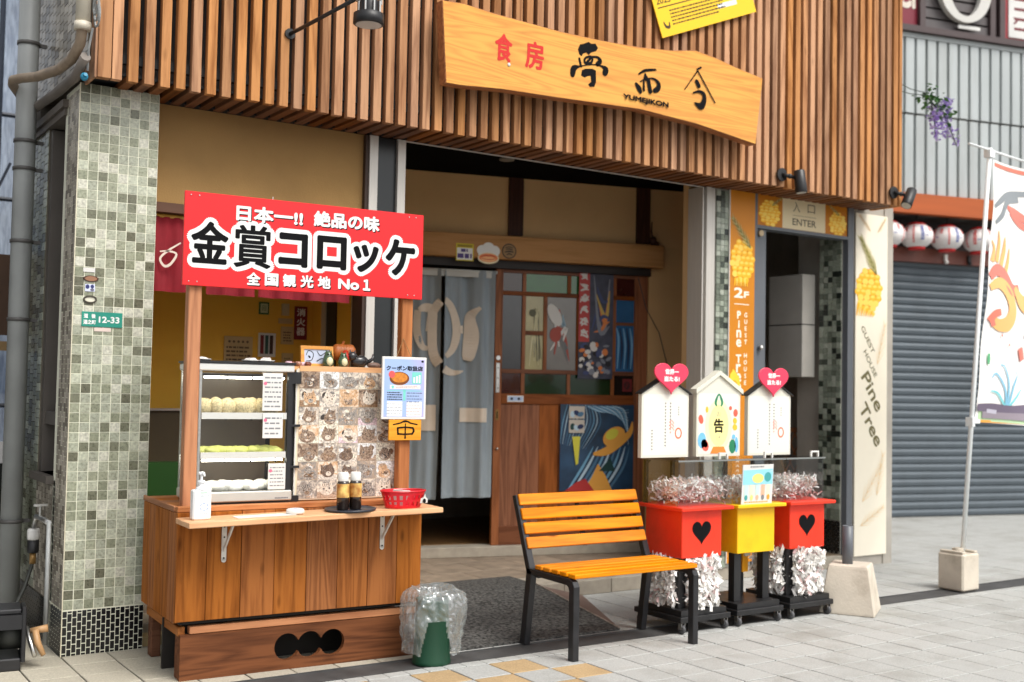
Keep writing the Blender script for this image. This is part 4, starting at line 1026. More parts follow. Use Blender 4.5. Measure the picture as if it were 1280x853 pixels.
b = MB(); b.ball((0, 0, .035), (.05, .03, .032), 12, 8, noise=.1); b.ball((-.045, -.005, .062), (.026, .024, .024), 10, 7, noise=.06); b.poly([(-.065, -.01, .078), (-.052, -.012, .08), (-.06, -.008, .1)]); b.poly([(-.04, -.012, .08), (-.028, -.01, .076), (-.03, -.008, .1)]); b.tube([(.045, 0, .03), (.075, .0, .05), (.08, 0, .075)], [.012, .009, .006], 8)
single('cat_ornament', b, mat('black_glaze', (.02, .02, .022), rough=.25, var=.3, coat=.4), 'black cat ornament at the right end of the ornament row', 'figurine', cw(.955, .16, 1.513), (0, 0, CA))
b = MB(); b.ball((0, 0, .015), (.04, .025, .016), 12, 7, noise=.15)
single('stone_ornament', b, mat('brown_stone', C(110, 88, 78), rough=.6, var=.3, scale=40), 'low brown stone beside the black cat ornament', 'ornament', cw(1.03, .14, 1.513), (0, 0, CA))
for k, (s, lab) in enumerate(((.12, 'flat white dish with a lid at the left on the cabinet roof'), (.37, 'white dish with folded paper at the middle of the cabinet roof'), (.45, 'dark bottomed dish with white paper at the right of the cabinet roof'))):
    b = MB(); b.lathe([(.03, 0), (.045, .006), (.047, .01), (.04, .01)], 16); b.prism([(-.03, .01), (.028, .01), (.012, .018+.004*k), (-.01, .02)], 'y', -.02, .02)
    single('dish', b, [WHITEP], lab, 'dish', cw(s, .2, 1.529), (0, 0, .4*k), 'dishes on the cabinet roof')
for k in range(5):
    b = MB(); b.ball((0, 0, .013), (.02, .018, .014), 8, 6, noise=.35, seed=k)
    single('wrapped_sweet', b, mat('sweet_%d' % (k % 3), [C(206, 170, 180), C(110, 60, 44), C(150, 110, 92)][k % 3], rough=.4, var=.5, scale=60), ['pink wrapped sweet left of the picture frame', 'brown wrapped sweet close to the picture frame', 'tan wrapped sweet beside the picture frame', 'pink wrapped sweet behind the others', 'brown wrapped sweet behind the others'][k], 'sweet', cw(.56+k*.026, .16+.02*(k % 2), 1.5125), (0, 0, k), 'wrapped sweets by the picture frame')

# ------------------------------------------------------------ bin with a clear bag
BN = thing('waste_bin', 'green waste bin with a crumpled clear plastic bag over its rim standing by the counter', 'bin', (2.963, 5.145, 0))
b = MB(); b.lathe([(.096, 0), (.101, .008), (.098, .02), (.088, .18), (.083, .315), (.087, .33), (.079, .33), (.075, .3), (.085, .02)], 28, cap=False); b.lathe([(.001, .01), (.096, .01)], 28, cap=False)
part('bucket', b, mat('green_plastic', C(10, 62, 40), rough=.42, var=.06, scale=4), BN)
BAG = glass('plastic_film', (.97, .98, .98), gloss=.55, haze=.12, rough=.16, hazecol=(.82, .88, .87))
from mathutils import noise as mnoise
def bagf(u, v):
    a = 2*pi*u
    prof = [(.05, .31), (.085, .375), (.135, .388), (.172, .362), (.190, .30), (.193, .23), (.186, .15), (.172, .07)]
    k = v*(len(prof)-1); i = min(int(k), len(prof)-2); t = k-i
    r = prof[i][0]*(1-t)+prof[i+1][0]*t; z = prof[i][1]*(1-t)+prof[i+1][1]*t
    P0 = Vector((cos(a)*1.1, sin(a)*1.1, v*1.7))
    c1 = mnoise.noise(P0*1.6+Vector((3, 1, 7))); c2 = mnoise.noise(P0*4.2); c3 = abs(mnoise.noise(P0*9.0+Vector((5, 2, 1)))); c4 = abs(mnoise.noise(Vector((cos(a)*7, sin(a)*7, v*3))))
    r *= .84; r += .026*c1+.020*c2*min(1, v*2)+.016*c3+.010*c4*v
    z += .016*mnoise.noise(P0*3.1+Vector((9, 4, 2)))*min(1, v*2)+.02*c1*v
    return (r*cos(a), r*sin(a), max(z, .012))
def bagkeep(u, v):
    a = abs(((u*2*pi-radians(-112)+pi) % (2*pi))-pi)
    return not (v > .70 and a < .26+.26*(v-.70)/.30)
b = MB(); b.sheet(150, 60, bagf, keep=bagkeep, smooth=True); bmesh.ops.remove_doubles(b.bm, verts=b.bm.verts, dist=1e-5)
part('plastic_bag', b, BAG, BN)

# ------------------------------------------------------------ entrance: curtain, sliding door, stickers
EN = radians(-15)
def dw(s, t, z=0):                       # door-wall frame: s along, t out towards the street
    return (4.62+s*cos(EN)+t*sin(EN), 7.66+s*sin(EN)-t*cos(EN), z)
DC = thing('entrance_curtain', 'grey blue split curtain with a large pale brushed character in the doorway', 'curtain', dw(-.42, .02, .55), EN)
def cwave(x, z): return -.02+.026*sin(x*17+.6)+.015*sin(x*41+z*1.5)+.007*sin(x*73)
BLUEC = mat('grey_blue_linen', C(142, 152, 158), rough=.95, var=.1, scale=5, bump=.35, bscale=400, stretch=(3, 3, .6))
for x0, x1, zb in ((0, .222, .0), (.262, .672, .012)):
    b = MB(); b.sheet(34, 14, lambda u, v: (x0+(x1-x0)*u+(.01*sin(v*3) if x0 == 0 else 0), cwave(x0+(x1-x0)*u, v), zb+(1.79-zb)*v))
    part('curtain_panel', b, BLUEC, DC)
b = MB(); b.sheet(40, 2, lambda u, v: (.0+.672*u, -.035, 1.735+.04*v)); b.tube([(-.01, -.028, 1.782), (.69, -.028, 1.782)], .012, 8)
part('curtain_rod', b, mat('pale_hem', C(186, 186, 180), rough=.9, var=.05), DC)
b = MB()
for k, s in enumerate(([(-.363, 2.012, .0466), (-.366, 1.859, .0532), (-.331, 1.74, .0532), (-.281, 1.715, .0333)], [(-.358, 2.012, .0333), (-.309, 2.033, .0665), (-.243, 2.025, .0665)],
    [(-.272, 1.847, .0582), (-.243, 2.009, .0632), (-.17, 2.096, .0565), (-.093, 2.031, .0599), (-.051, 1.87, .0665), (-.078, 1.724, .0599), (-.14, 1.657, .0399)],
    [(-.251, 2.016, .0699), (-.244, 1.703, .0699), (-.183, 1.584, .0699), (-.082, 1.533, .0499), (.013, 1.548, .01)],
    [(.132, 2.048, .0233), (.06, 1.972, .0765), (.068, 1.826, .1164), (.049, 1.679, .1064), (.039, 1.63, .0665)], [(-.056, 1.87, .0432), (.003, 1.872, .0665)])):
    b.stroke([(p[0]+.42, p[1]-.55, p[2]) for p in s], 0, yf=lambda x, z, k=k: cwave(x, z/1.79)-.006-.0007*k, sub=7)
bm_ = b.bm
bmesh.ops.delete(bm_, geom=[f for f in bm_.faces if .224 < f.calc_center_median().x < .262], context='FACES')
part('brushed_character', b, mat('curtain_print', C(212, 198, 180), rough=.95, var=.06, scale=8), DC)
b = MB(); b.sheet(14, 3, lambda u, v: (.405+.22*u, cwave(.405+.22*u, .3)-.007, .60+.11*v)); part('pale_patch', b, mat('curtain_print', C(204, 196, 184)), DC)
b = MB(); b.sheet(8, 3, lambda u, v: (.02+.19*u, cwave(.02+.19*u, .3)-.007, .53+.2*v))
part('pale_patch', b, mat('curtain_print', C(204, 196, 184)), DC)

SDR = thing('sliding_door', 'dark wooden sliding door with a lattice of coloured glass panes over plank panels', 'door', dw(.28, -.03, .178), EN)
def dz(z): return z-.178
def dx(s): return s-.28
part('stile', MB().box(0, .063, -.02, .02, 0, dz(2.372), bev=.003), DOORW, SDR); part('stile', MB().box(dx(1.495), dx(1.611), -.02, .02, 0, dz(2.372), bev=.003), DOORW, SDR)
part('rail', MB().box(.063, dx(1.495), -.02, .02, dz(2.345), dz(2.372), bev=.002), DOORX, SDR)
part('rail', MB().box(.063, dx(1.495), -.02, .02, dz(1.295), dz(1.378), bev=.003), DOORX, SDR)
part('rail', MB().box(.063, dx(1.495), -.02, .02, 0, .15, bev=.003), DOORX, SDR)
for z in (2.165, 1.540): part('glazing_bar', MB().box(.063, dx(1.495), -.016, .016, dz(z), dz(z+.034), bev=.002), DOORX, SDR)
for s in (.509,): part('glazing_bar', MB().box(dx(s), dx(s+.030), -.0155, .0155, dz(1.378), dz(2.345), bev=.002), DOORW, SDR)
for s, z0, z1 in ((.897, 2.199, 2.345), (.694, 1.574, 2.165), (.980, 1.574, 2.165), (1.300, 1.574, 2.165), (.902, 1.378, 1.54), (1.29, 1.378, 1.54), (1.30, 2.199, 2.345)):
    part('glazing_bar', MB().box(dx(s), dx(s+.030), -.0155, .0155, dz(z0), dz(z1), bev=.002), DOORW, SDR)
part('glazing_bar', MB().box(dx(.539), dx(.694), -.015, .015, dz(1.851), dz(1.885), bev=.002), DOORX, SDR)
part('glazing_bar', MB().box(dx(1.33), dx(1.495), -.015, .015, dz(1.955), dz(1.98), bev=.002), DOORX, SDR)
def pane(nm, col, s0, s1, z0, z1, rough=.12): part('pane', MB().box(dx(s0), dx(s1), -.003, .003, dz(z0), dz(z1)), mat('pane_'+nm, col, rough=rough, var=.12, scale=6, coat=.6), SDR)
pane('brown', C(60, 38, 28), .343, .509, 2.199, 2.345); pane('green', C(36, 104, 40), .539, .897, 2.199, 2.345); pane('green', C(36, 104, 40), .927, 1.30, 2.199, 2.345); pane('redbrown', C(66, 26, 22), 1.33, 1.495, 2.199, 2.345)
pane('slate', C(56, 58, 62), .343, .509, 1.574, 2.165); pane('amber', C(170, 160, 110), .539, .694, 1.885, 2.165); pane('amber', C(170, 160, 110), .539, .694, 1.574, 1.851)
pane('grey', C(112, 108, 102), .724, .98, 1.574, 2.165); pane('slate', C(56, 58, 62), 1.01, 1.30, 1.574, 2.165)
pane('blue', C(52, 98, 140), 1.33, 1.495, 1.98, 2.165); pane('blue', C(52, 98, 140), 1.33, 1.495, 1.574, 1.955)
pane('maroon', C(58, 24, 24), .343, .509, 1.378, 1.54); pane('bottle', C(16, 46, 24), .539, .902, 1.378, 1.54); pane('bottle', C(16, 46, 24), .932, 1.29, 1.378, 1.54); pane('dark', C(28, 22, 20), 1.32, 1.495, 1.378, 1.54)
for k in range(7):
    a = .063+k*(1.495-.343)/7; part('door_plank', MB().box(a+.001, a+(1.495-.343)/7-.001, -.008, .008, .15, dz(1.295), bev=.0015), DOORW, SDR)
b = MB(); b.box(.014, .046, -.024, -.02, dz(1.384), dz(1.62), bev=.003); b.lathe([(.018, -.028), (.02, -.021)], 12, (.03, 0, dz(1.66)), axis='y')
for k in range(3): b.disc((.03, -.0245, dz(1.42+.08*k)), .005, .005, 1, 8)
part('lock_plate', b, [STEEL, INK], SDR)
b = MB(); b.box(.018, .042, -.0225, -.02, dz(1.165), dz(1.25)); b.box(.026, .034, -.023, -.0224, dz(1.18), dz(1.235), 1); part('pull', b, [mat('brass', C(140, 110, 60), rough=.4, metal=.6), INK], SDR)
b = MB(); b.ball((.035, -.026, dz(.94)), .012, 8, 6); part('peg', b, STEEL, SDR)
b = MB(); b.box(.113, .25, -.023, -.0205, dz(1.312), dz(1.362)); b.rect(.12, .243, -.0235, dz(1.32), dz(1.354), 1); b.disc((.15, -.0237, dz(1.337)), .012, .01, 2, 10); b.disc((.21, -.0237, dz(1.337)), .012, .01, 2, 10)
part('door_tag', b, [WHITEP, flat('tag_blue', C(170, 190, 220)), INK], SDR)
b = MB(); b.rect(dx(1.40), dx(1.485), -.004, dz(1.41), dz(1.515)); b.disc((dx(1.44), -.0045, dz(1.46)), .028, .036, 1, 14); b.stroke([(dx(1.43), dz(1.44), .006), (dx(1.445), dz(1.47), .006), (dx(1.435), dz(1.485), .004)], -.005, 0)
part('emblem', b, [flat('emblem_red', C(110, 30, 30)), flat('emblem_dark', C(60, 20, 20))], SDR)
# papers behind the panes: generic pictures
b = MB(); R5 = random.Random(9)
for k in range(7): b.stroke([(dx(.74+R5.random()*.2), dz(1.62+R5.random()*.4), .01), (dx(.78+R5.random()*.16), dz(1.7+R5.random()*.3), .03), (dx(.8+R5.random()*.16), dz(2.1*R5.uniform(.85, 1)), .01)], -.0042-.0004*k, k % 4)
b.disc((dx(.79), -.008, dz(2.02)), .05, .1, 0, 14, ang=.5); b.disc((dx(.80), -.0083, dz(1.86)), .05, .06, 1, 14)
part('picture_sheet', b, [flat('pic_white', C(206, 204, 198)), flat('pic_red', C(160, 70, 56)), flat('pic_grey', C(110, 112, 112)), flat('pic_blue', C(140, 166, 180))], SDR)
b = MB()
for k in range(8): b.stroke([(dx(.56+R5.random()*.1), dz(1.60+R5.random()*.5), .004), (dx(.6+R5.random()*.08), dz(1.62+R5.random()*.45), .014), (dx(.62+R5.random()*.06), dz(1.6+R5.random()*.5), .004)], -.0042-.0004*k, k % 2)
b.disc((dx(.60), -.008, dz(2.03)), .03, .03, 0, 12)
part('picture_sheet', b, [flat('sketch_grey', C(92, 90, 66)), flat('sketch_pale', C(206, 200, 160))], SDR)
b = MB()
for k in range(5): b.stroke([(dx(1.35+.03*k), dz(1.6), .008), (dx(1.36+.03*k), dz(1.75+.1*R5.random()), .02), (dx(1.34+.03*k), dz(1.93), .01)], -.0042-.0004*k, k % 2)
part('picture_sheet', b, [flat('pale_blue', C(110, 160, 196)), flat('navy', C(24, 40, 70))], SDR)

# paper banner and picture poster on the door (plain abstract artwork)
HP = thing('hanging_banner', 'tall narrow dark paper banner with red lettering hung over the door panes', 'banner', dw(.99, -.002, 1.51), EN)
b = MB(); b.box(0, .305, -.002, 0, 0, .888)
part('paper', b, mat('banner_dark', C(54, 56, 72), rough=.5, var=.35, scale=12), HP)
b = MB(); R6 = random.Random(21)
b.rect(.0, .095, -.0024, .30, .885, 0)
for k in range(6):
    z = .81-k*.095
    for q in range(4): b.stroke([(R6.uniform(.012, .03), z+R6.uniform(0, .06), .010), (R6.uniform(.035, .06), z+R6.uniform(0, .065), .016), (R6.uniform(.065, .085), z+R6.uniform(0, .06), .010)], -.0026-.0002*q, 1)
for k in range(10): b.stroke([(.11+R6.random()*.06, .35+R6.random()*.5, .006), (.18+R6.random()*.06, .35+R6.random()*.5, .03), (.27, .4+R6.random()*.45, .008)], -.0026-.0003*k, R6.choice((2, 2, 3, 4, 6)))
for k in range(46): b.disc((R6.uniform(.02, .285), -.006-.0002*k, R6.uniform(.02, .29)), R6.uniform(.012, .032), R6.uniform(.01, .03), R6.choice((1, 1, 2, 3, 4, 5)), 8, ang=R6.random())
part('print', b, [flat('b_red', C(176, 60, 56)), flat('b_white', C(206, 202, 196)), flat('b_blue', C(60, 70, 110)), flat('b_orange', C(206, 120, 60)), flat('b_slate', C(120, 124, 134)), flat('b_black', C(30, 28, 34)), flat('b_gold', C(190, 160, 80))], HP)
PO = thing('picture_poster', 'blue poster of bright streaks with orange and red shapes on the lower door panel', 'poster', dw(.845, .0105-.03+.02, .60), EN)
part('sheet', MB().box(0, .648, -.0035, -.0005, 0, .70), mat('poster_blue', C(38, 66, 92), rough=.3, var=.45, scale=5, stretch=(1, 1, 1)), PO)
b = MB(); y = -.004
for k in range(26):
    a = .55+k*.035; b.stroke([(.06+.022*k, .70-.0*k, .003), (.02+.03*k, .55, .007), (-.0+.02*k, .38-.004*k, .002)] if k < 12 else [(.22+.018*(k-12), .69, .004), (.36+.016*(k-12), .64, .009), (.60, .66-.022*(k-12), .003)], y-.00015*k, k % 3)
for k in range(9): b.stroke([(.08+.045*k, .02, .016), (.20+.045*k, .20, .022), (.29+.04*k, .36, .004)], y-.006-.00015*k, k % 3)
b.disc((.47, y-.009, .44), .105, .075, 3, 22, ang=.5); b.disc((.45, y-.0093, .46), .06, .04, 8, 18, ang=.5); b.stroke([(.30, .30, .03), (.42, .33, .07), (.60, .46, .05), (.63, .56, .01)], y-.0095, 3)
b.poly([(.20, y-.0097, .0), (.46, y-.0097, .0), (.40, y-.0097, .12), (.33, y-.0097, .22), (.27, y-.0097, .10)], 3); b.poly([(.04, y-.010, .0), (.30, y-.010, .0), (.22, y-.010, .10), (.14, y-.010, .07)], 4); b.poly([(.34, y-.0102, .16), (.48, y-.0102, .16), (.44, y-.0102, .27)], 5)
b.rect(.07, .205, y-.0113, .585, .685, 6); b.rect(.07, .205, y-.0113, .47, .575, 6)
for k in range(6): b.disc((.10+.035*(k % 3), y-.0117-.0002*k, .62-.11*(k//3)+.01*(k % 2)), .02, .028, (1, 7, 2, 5, 1, 7)[k], 10, ang=k)
b.prism([(.10, .44), (.17, .44), (.155, .22), (.135, .21)], 'y', y-.0118, y-.0114, 8)
part('print', b, [flat('p_cyan', C(110, 160, 190)), flat('p_pale', C(176, 200, 214)), flat('p_steel', C(76, 116, 146)), flat('p_orange', C(222, 160, 70)), flat('p_red', C(176, 52, 50)), flat('p_green', C(24, 62, 60)), flat('p_paper', C(190, 182, 170)), flat('p_navy', C(30, 44, 86)), flat('p_yellow', C(206, 200, 70))], PO)
# stickers on the lintel
ST = ('payment_sticker', 'square yellow and white payment sticker on the lintel beside the chef hat', 'sticker', dw(-.09, .111, 2.405), EN)
b = MB(); b.box(0, .142, -.002, 0, 0, .135); b.rect(.008, .134, -.0025, .008, .1, 1); b.rect(.01, .13, -.0026, .108, .126, 2)
scribble(b, .04, .10, .066, .096, -.0028, 1, 3, 2, fill=1, lh=.8); scribble(b, .012, .128, .016, .06, -.0028, 1, 3, 6, fill=1, lh=.8)
single('payment_sticker', b, [flat('sticker_yellow', C(214, 196, 40)), WHITE, flat('sticker_olive', C(150, 130, 10)), flat('sticker_purple', C(80, 60, 130))], *ST[1:3], ST[3], (0, 0, EN))
ST = ('chef_hat_sticker', 'white chef hat shaped sticker with an orange band in the middle of the lintel', 'sticker', dw(.174, .111, 2.39), EN)
b = MB()
for k, (cx, cz, rx, rz, mi) in enumerate(((-.05, .105, .045, .042, 0), (.05, .105, .045, .042, 0), (0, .125, .05, .045, 0), (0, .08, .085, .045, 0), (0, .045, .088, .045, 2), (0, .048, .078, .034, 1), (0, .038, .06, .02, 3))): b.disc((cx, -.001-.0004*k, cz), rx, rz, mi, 22)
b.stroke([(-.06, .056, .006), (-.02, .066, .008), (0, .062, .008), (.02, .066, .008), (.06, .056, .006)], -.0042, 4); b.stroke([(-.055, .042, .004), (0, .034, .006), (.055, .042, .004)], -.0045, 4)
single('chef_hat_sticker', b, [WHITE, flat('band_orange', C(240, 140, 80)), flat('cream_edge', C(240, 226, 190)), flat('band_peach', C(250, 190, 130)), flat('band_red', C(206, 70, 40))], *ST[1:3], ST[3], (0, 0, EN))
ST = ('round_emblem', 'round dark brown emblem on the lintel beside the chef hat', 'emblem', dw(.345, .111, 2.50), EN)
b = MB(); b.lathe([(.060, -.002), (.060, 0)], 24, axis='y'); b.disc((0, -.0024, 0), .052, .052, 1, 24)
for k, s in enumerate(([(-.03, .025, .006), (0, .034, .007), (.028, .026, .006)], [(-.025, .012, .006), (0, .018, .01), (.028, .01, .006)], [(-.034, -.008, .008), (0, -.002, .012), (.034, -.006, .008)], [(-.02, -.03, .006), (0, -.02, .01), (.025, -.03, .006)])): b.stroke(s, -.0027-.0002*k)
single('round_emblem', b, [flat('emblem_brown', C(40, 28, 18)), flat('emblem_tan', C(150, 116, 70))], *ST[1:3], ST[3], (0, 0, EN))
b = MB(); b.ball((0, 0, .04), (.03, .03, .04), 8, 6, noise=.3); b.ball((.03, 0, .02), (.03, .03, .02), 8, 6, noise=.3); b.tube([(0, 0, .04), (-.02, 0, .12), (-.015, 0, .2)], [.01, .007, .004], 6)
single('lintel_ornament', b, DARKPOST, 'small dark carved ornament sitting on the right end of the lintel', 'ornament', dw(1.62, .06, 2.622))

# ------------------------------------------------------------ entrance mat on its ramp
RM = thing('entrance_ramp', 'ramp with a dark speckled mat sloping from the drain up to the entrance step', 'ramp', (3.85, 5.3, 0))
b = MB(); b.poly([(-.68, -.005, .012), (.48, -.005, .012), (.58, 1.012, .110), (-.66, 1.012, .110)]); b.poly([(-.66, 1.012, .110), (.58, 1.012, .110), (.60, 1.36, .110), (-.6, 1.36, .110)])
b.poly([(-.68, -.005, .0), (.48, -.005, .0), (.48, -.005, .012), (-.68, -.005, .012)])
mm = mat('speckled_mat', C(38, 38, 37), rough=.95, var=.85, scale=52, bump=.9, bscale=110, detail=2, col2=C(98, 97, 94))
part('mat', b, mm, RM)
b = MB(); b.poly([(.48, 0, .001), (.97, 1.008, .004), (.585, 1.008, .104), (.485, .0, .010)])
part('side_flare', b, mat('brown_ramp_steel', C(112, 92, 84), rough=.5, var=.12, scale=6), RM)
b = MB(); b.poly([(-.68, 0, .001), (-.685, .0, .010), (-.67, 1.008, .104), (-.98, 1.008, .004)])
part('side_flare', b, mat('brown_ramp_steel', C(112, 92, 84), rough=.5, var=.12, scale=6), RM)
b = MB(); b.tube([(.48, .0, .013), (.582, 1.01, .113)], .005, 5)
for k in range(14): b.ball((.484+.1*k/14, .04+k*.07, .018+.0069*k), .006, 6, 4)
part('edge_strip', b, mat('worn_edge', C(150, 140, 130), rough=.5, var=.3, scale=30), RM)

# ------------------------------------------------------------ bench
BE = thing('bench', 'black steel bench with varnished orange wooden slats in front of the entrance', 'bench', (3.63, 5.265, 0))
Lb = .842
for x in (0, Lb):
    part('rear_leg', MB().prism([(-.022, 0), (.028, 0), (-.028, .415), (-.078, .415)], 'x', x-.02, x+.02, bev=.003), BLACKSTEEL, BE)
    b = MB(); b.prism([(-.47, 0), (-.425, 0), (-.425, .36), (-.418, .378), (-.40, .388), (-.03, .395), (-.03, .428), (-.425, .424), (-.455, .412), (-.47, .385)], 'x', x-.02, x+.02, bev=.003)
    part('front_leg', b, BLACKSTEEL, BE)
    part('back_upright', MB().prism([(-.072, .40), (-.03, .395), (.018, .52), (.128, .812), (.092, .818), (-.02, .53)], 'x', x-.02, x+.02, bev=.003), BLACKSTEEL, BE)
part('cross_bar', MB().box(.02, Lb-.02, -.09, -.05, .375, .405), BLACKSTEEL, BE)
st_ = MB().box(-.012, Lb+.012, 0, .062, 0, .024, bev=.004).mesh('seat_slat', BENCHW)
for k in range(5):
    ob('seat_slat', st_, BE, (0, -.468+k*.077, .428+(0 if k else -.002)), (0, 0, 0))
bk_ = MB().box(-.008, Lb+.008, -.022, 0, 0, .064, bev=.004).mesh('back_slat', BENCHW)
for k in range(4):
    t = .525+k*.0775; ob('back_slat', bk_, BE, (0, -.012+(t-.52)*.378, t), (-.36, 0, 0))
part('back_bar', MB().prism([(.012, .52), (.016, .52), (.122, .80), (.118, .80)], 'x', Lb*.5-.015, Lb*.5+.015), BLACKSTEEL, BE)
b = MB()
for x in (.0, Lb):
    for k in range(4):
        t = .525+k*.0775+.03; b.ball((x, -.012+(t-.52)*.378-.018, t), (.006, .004, .006), 6, 4)
part('bolt', b, STEEL, BE)

# ------------------------------------------------------------ fortune paper carts
ORANGE = mat('orange_red_paint', C(236, 54, 24), rough=.42, var=.06, scale=4, bump=.12, bscale=90, dirt=.35, dscale=6)
YELLOW = mat('yellow_paint', C(246, 194, 8), rough=.42, var=.05, scale=4, bump=.12, bscale=90, dirt=.3, dscale=6)
ACR = glass('acrylic', (.95, .96, .96), gloss=.2)
PAPERW = mat('paper_strip', C(246, 244, 240), rough=.8, var=.05, scale=20); PAPERP = mat('pink_strip', C(234, 204, 202), rough=.8, var=.15, scale=20); PAPERB = mat('tan_strip', C(206, 176, 160), rough=.8, var=.15, scale=20)
def strips(n, fn, seed, sz=.022, cols=(0, 0, 0, 1, 2)):
    rg = random.Random(seed); b = MB()
    for _ in range(n):
        c, nrm = fn(rg); c = Vector(c)
        d = Vector((rg.uniform(-1, 1), rg.uniform(-1, 1), rg.uniform(-1, 1))).normalized(); d = (d+Vector(nrm)*.8).normalized()
        s = d.cross(Vector((rg.uniform(-1, 1), rg.uniform(-1, 1), rg.uniform(-1, 1)))).normalized()
        l, w = sz*rg.uniform(.7, 1.5), sz*rg.uniform(.22, .36); u = d.cross(s)*l*.35; mi = rg.choice(cols)
        p = [c-d*l-s*w, c-d*l+s*w, c+s*w+u, c-s*w+u, c+d*l+s*w, c+d*l-s*w]
        v = [b.bm.verts.new(q) for q in p]
        for q in ((0, 1, 2, 3), (3, 2, 4, 5)): b.bm.faces.new([v[i] for i in q]).material_index = mi
    return b
def cart(label, x, paint, heart, group='fortune paper carts', rim=.415):
    t = thing('fortune_cart', label, 'cart', (x, 5.06, 0), 0, group)
    w, dp = .322, .33
    part('box', MB().box(0, w, 0, dp, .432, .712, bev=.004), paint, t)
    part('box_rim', MB().box(-.040, w+.060, -.045, dp+.045, .713, .735, bev=.004), paint, t)
    b = MB(); b.box(-.05, w+.03, -.055, dp+.04, .068, .100, bev=.003); b.box(-.03, w+.01, -.035, dp+.02, .1005, .135)
    part('base', b, BLACK, t)
    for px in (.010, w-.065):
        for py in (.035, dp-.075): part('leg', MB().box(px, px+.055, py, py+.05, .1355, .431), BLACK, t)
    if heart:
        pts = []
        for k in range(32):
            a = 2*pi*k/32; pts.append((.157+.0785*(16*sin(a)**3)/16.5, -.0015, .588+.070*(13*cos(a)-5*cos(2*a)-2*cos(3*a)-cos(4*a))/14.5))
        part('heart_mark', MB().poly(pts), INK, t)
    for px in (-.02, w):
        for py in (-.03, dp+.01):
            b = MB(); b.lathe([(.010, -.010), (.027, -.009), (.029, 0), (.027, .009), (.010, .010)], 14, (px, py, .029), axis='x'); b.box(px-.015, px-.012, py-.014, py+.014, .028, .067, 1); b.box(px+.012, px+.015, py-.014, py+.014, .028, .067, 1)
            part('caster', b, [mat('grey_wheel', (.08, .08, .085), rough=.5), STEEL], t)
    return t
cart('orange red fortune paper cart with a black heart next to the bench', 4.60, ORANGE, True)
cart('yellow fortune paper cart without a heart between the two red ones', 5.055, YELLOW, False)
cart('orange red fortune paper cart with a black heart beside the concrete block', 5.515, ORANGE, True)
# clear boxes full of folded fortunes on the carts
for x, lab in ((4.60, 'clear acrylic box of folded fortunes on the left red cart'), (5.055, 'clear acrylic box of folded fortunes on the yellow cart'), (5.515, 'clear acrylic box of folded fortunes on the right red cart')):
    t = thing('acrylic_box', lab, 'box', (x, 5.075, .736), 0, 'acrylic boxes on the carts')
    w, dp, h = (.44, .33, .265) if x < 5.4 else (.35, .33, .265)
    x0 = -.02
    for nm, a in (('front_pane', (x0, w+x0, 0, .004, 0, h)), ('side_pane', (x0, x0+.004, .005, dp, 0, h)), ('side_pane', (w+x0-.004, w+x0, .005, dp, 0, h)), ('back_pane', (x0+.005, w+x0-.005, dp-.004, dp, 0, h))): part(nm, MB().box(*a), ACR, t)
    part('lid', MB().box(x0-.006, w+x0+.006, -.006, dp+.006, h+.001, h+.009), ACR, t)
    b = MB(); b.box(x0-.007, w+x0+.007, -.008, -.0065, h, h+.010); part('lid_edge', b, mat('acrylic_edge', C(128, 132, 130), rough=.2, var=.05), t)
    b = MB()
    for px in (x0+.005, w/2+x0):
        b.box(px, px+.02, dp-.03, dp-.008, 0, h-.002); b.prism([(px, h-.05), (px+.05, h-.006), (px, h-.006)], 'y', dp-.02, dp-.012)
    part('divider', b, BLACK, t)
    single('folded_fortunes', strips(900, lambda r, x=x, w=w: ((x-.01+r.uniform(0, w-.03), 5.09+r.uniform(0, .29), .745+.135*r.random()**.6+.012*sin(r.random()*20)), (0, 0, 0)), int(x*100), .017, (0, 0, 0, 0, 1, 2)),
           [PAPERW, PAPERP, PAPERB], lab.replace('clear acrylic box of folded fortunes', 'heap of small folded pink and white fortune papers in the box'), '', kind='stuff')
    for px in ((.02,) if x > 5 else (.40,)):
        pass
for x, y, lab in ((4.985, 5.085, 'small white handle clip on the lid of the left clear box'), (5.375, 5.085, 'small white handle clip on the lid of the middle clear box'), (5.80, 5.085, 'small white handle clip on the lid of the right clear box')):
    b = MB(); b.box(-.035, -.025, 0, .012, 0, .03); b.box(.03, .04, 0, .012, 0, .03); b.box(-.035, .04, 0, .012, .03, .04)
    single('lid_handle', b, WHITEP, lab, 'handle', (x-.03, y, 1.0115), group='white clips on the clear boxes')
# knotted fortune strips hanging under the two red carts
for x, lab in ((4.60, 'white fortune papers knotted in bunches below the left red box'), (5.515, 'white fortune papers knotted in bunches below the right red box')):
    def fn(r, x=x):
        f = r.random()
        if f < .6: return ((x+.06+r.uniform(0, .22)+r.gauss(0, .01), 5.062+r.gauss(0, .018), .15+.275*r.random()), (0, -.6, -1.3))
        return ((x-.002+r.gauss(0, .016), 5.11+r.uniform(0, .25), .15+.275*r.random()), (-.6, 0, -1.3))
    single('knotted_fortunes', strips(820, fn, int(x*77), .029, (0, 0, 0, 0, 0, 0, 0, 0, 1)), [PAPERW, PAPERP, PAPERB], lab, '', kind='stuff')
    b = MB()
    for z in (.20, .29, .38):
        b.tube([(x+.02, 5.075, z), (x+.30, 5.075, z)], .004, 5); b.tube([(x+.005, 5.10, z), (x+.005, 5.37, z)], .004, 5)
    single('tying_rack', b, BLACK, 'thin black rods under the %s red box for tying fortunes' % ('left' if x < 5 else 'right'), 'rack')
b = MB(); b.box(0, .05, .1, .11, 0, .14); b.box(.01, .06, .09, .10, .1, .12, 1)
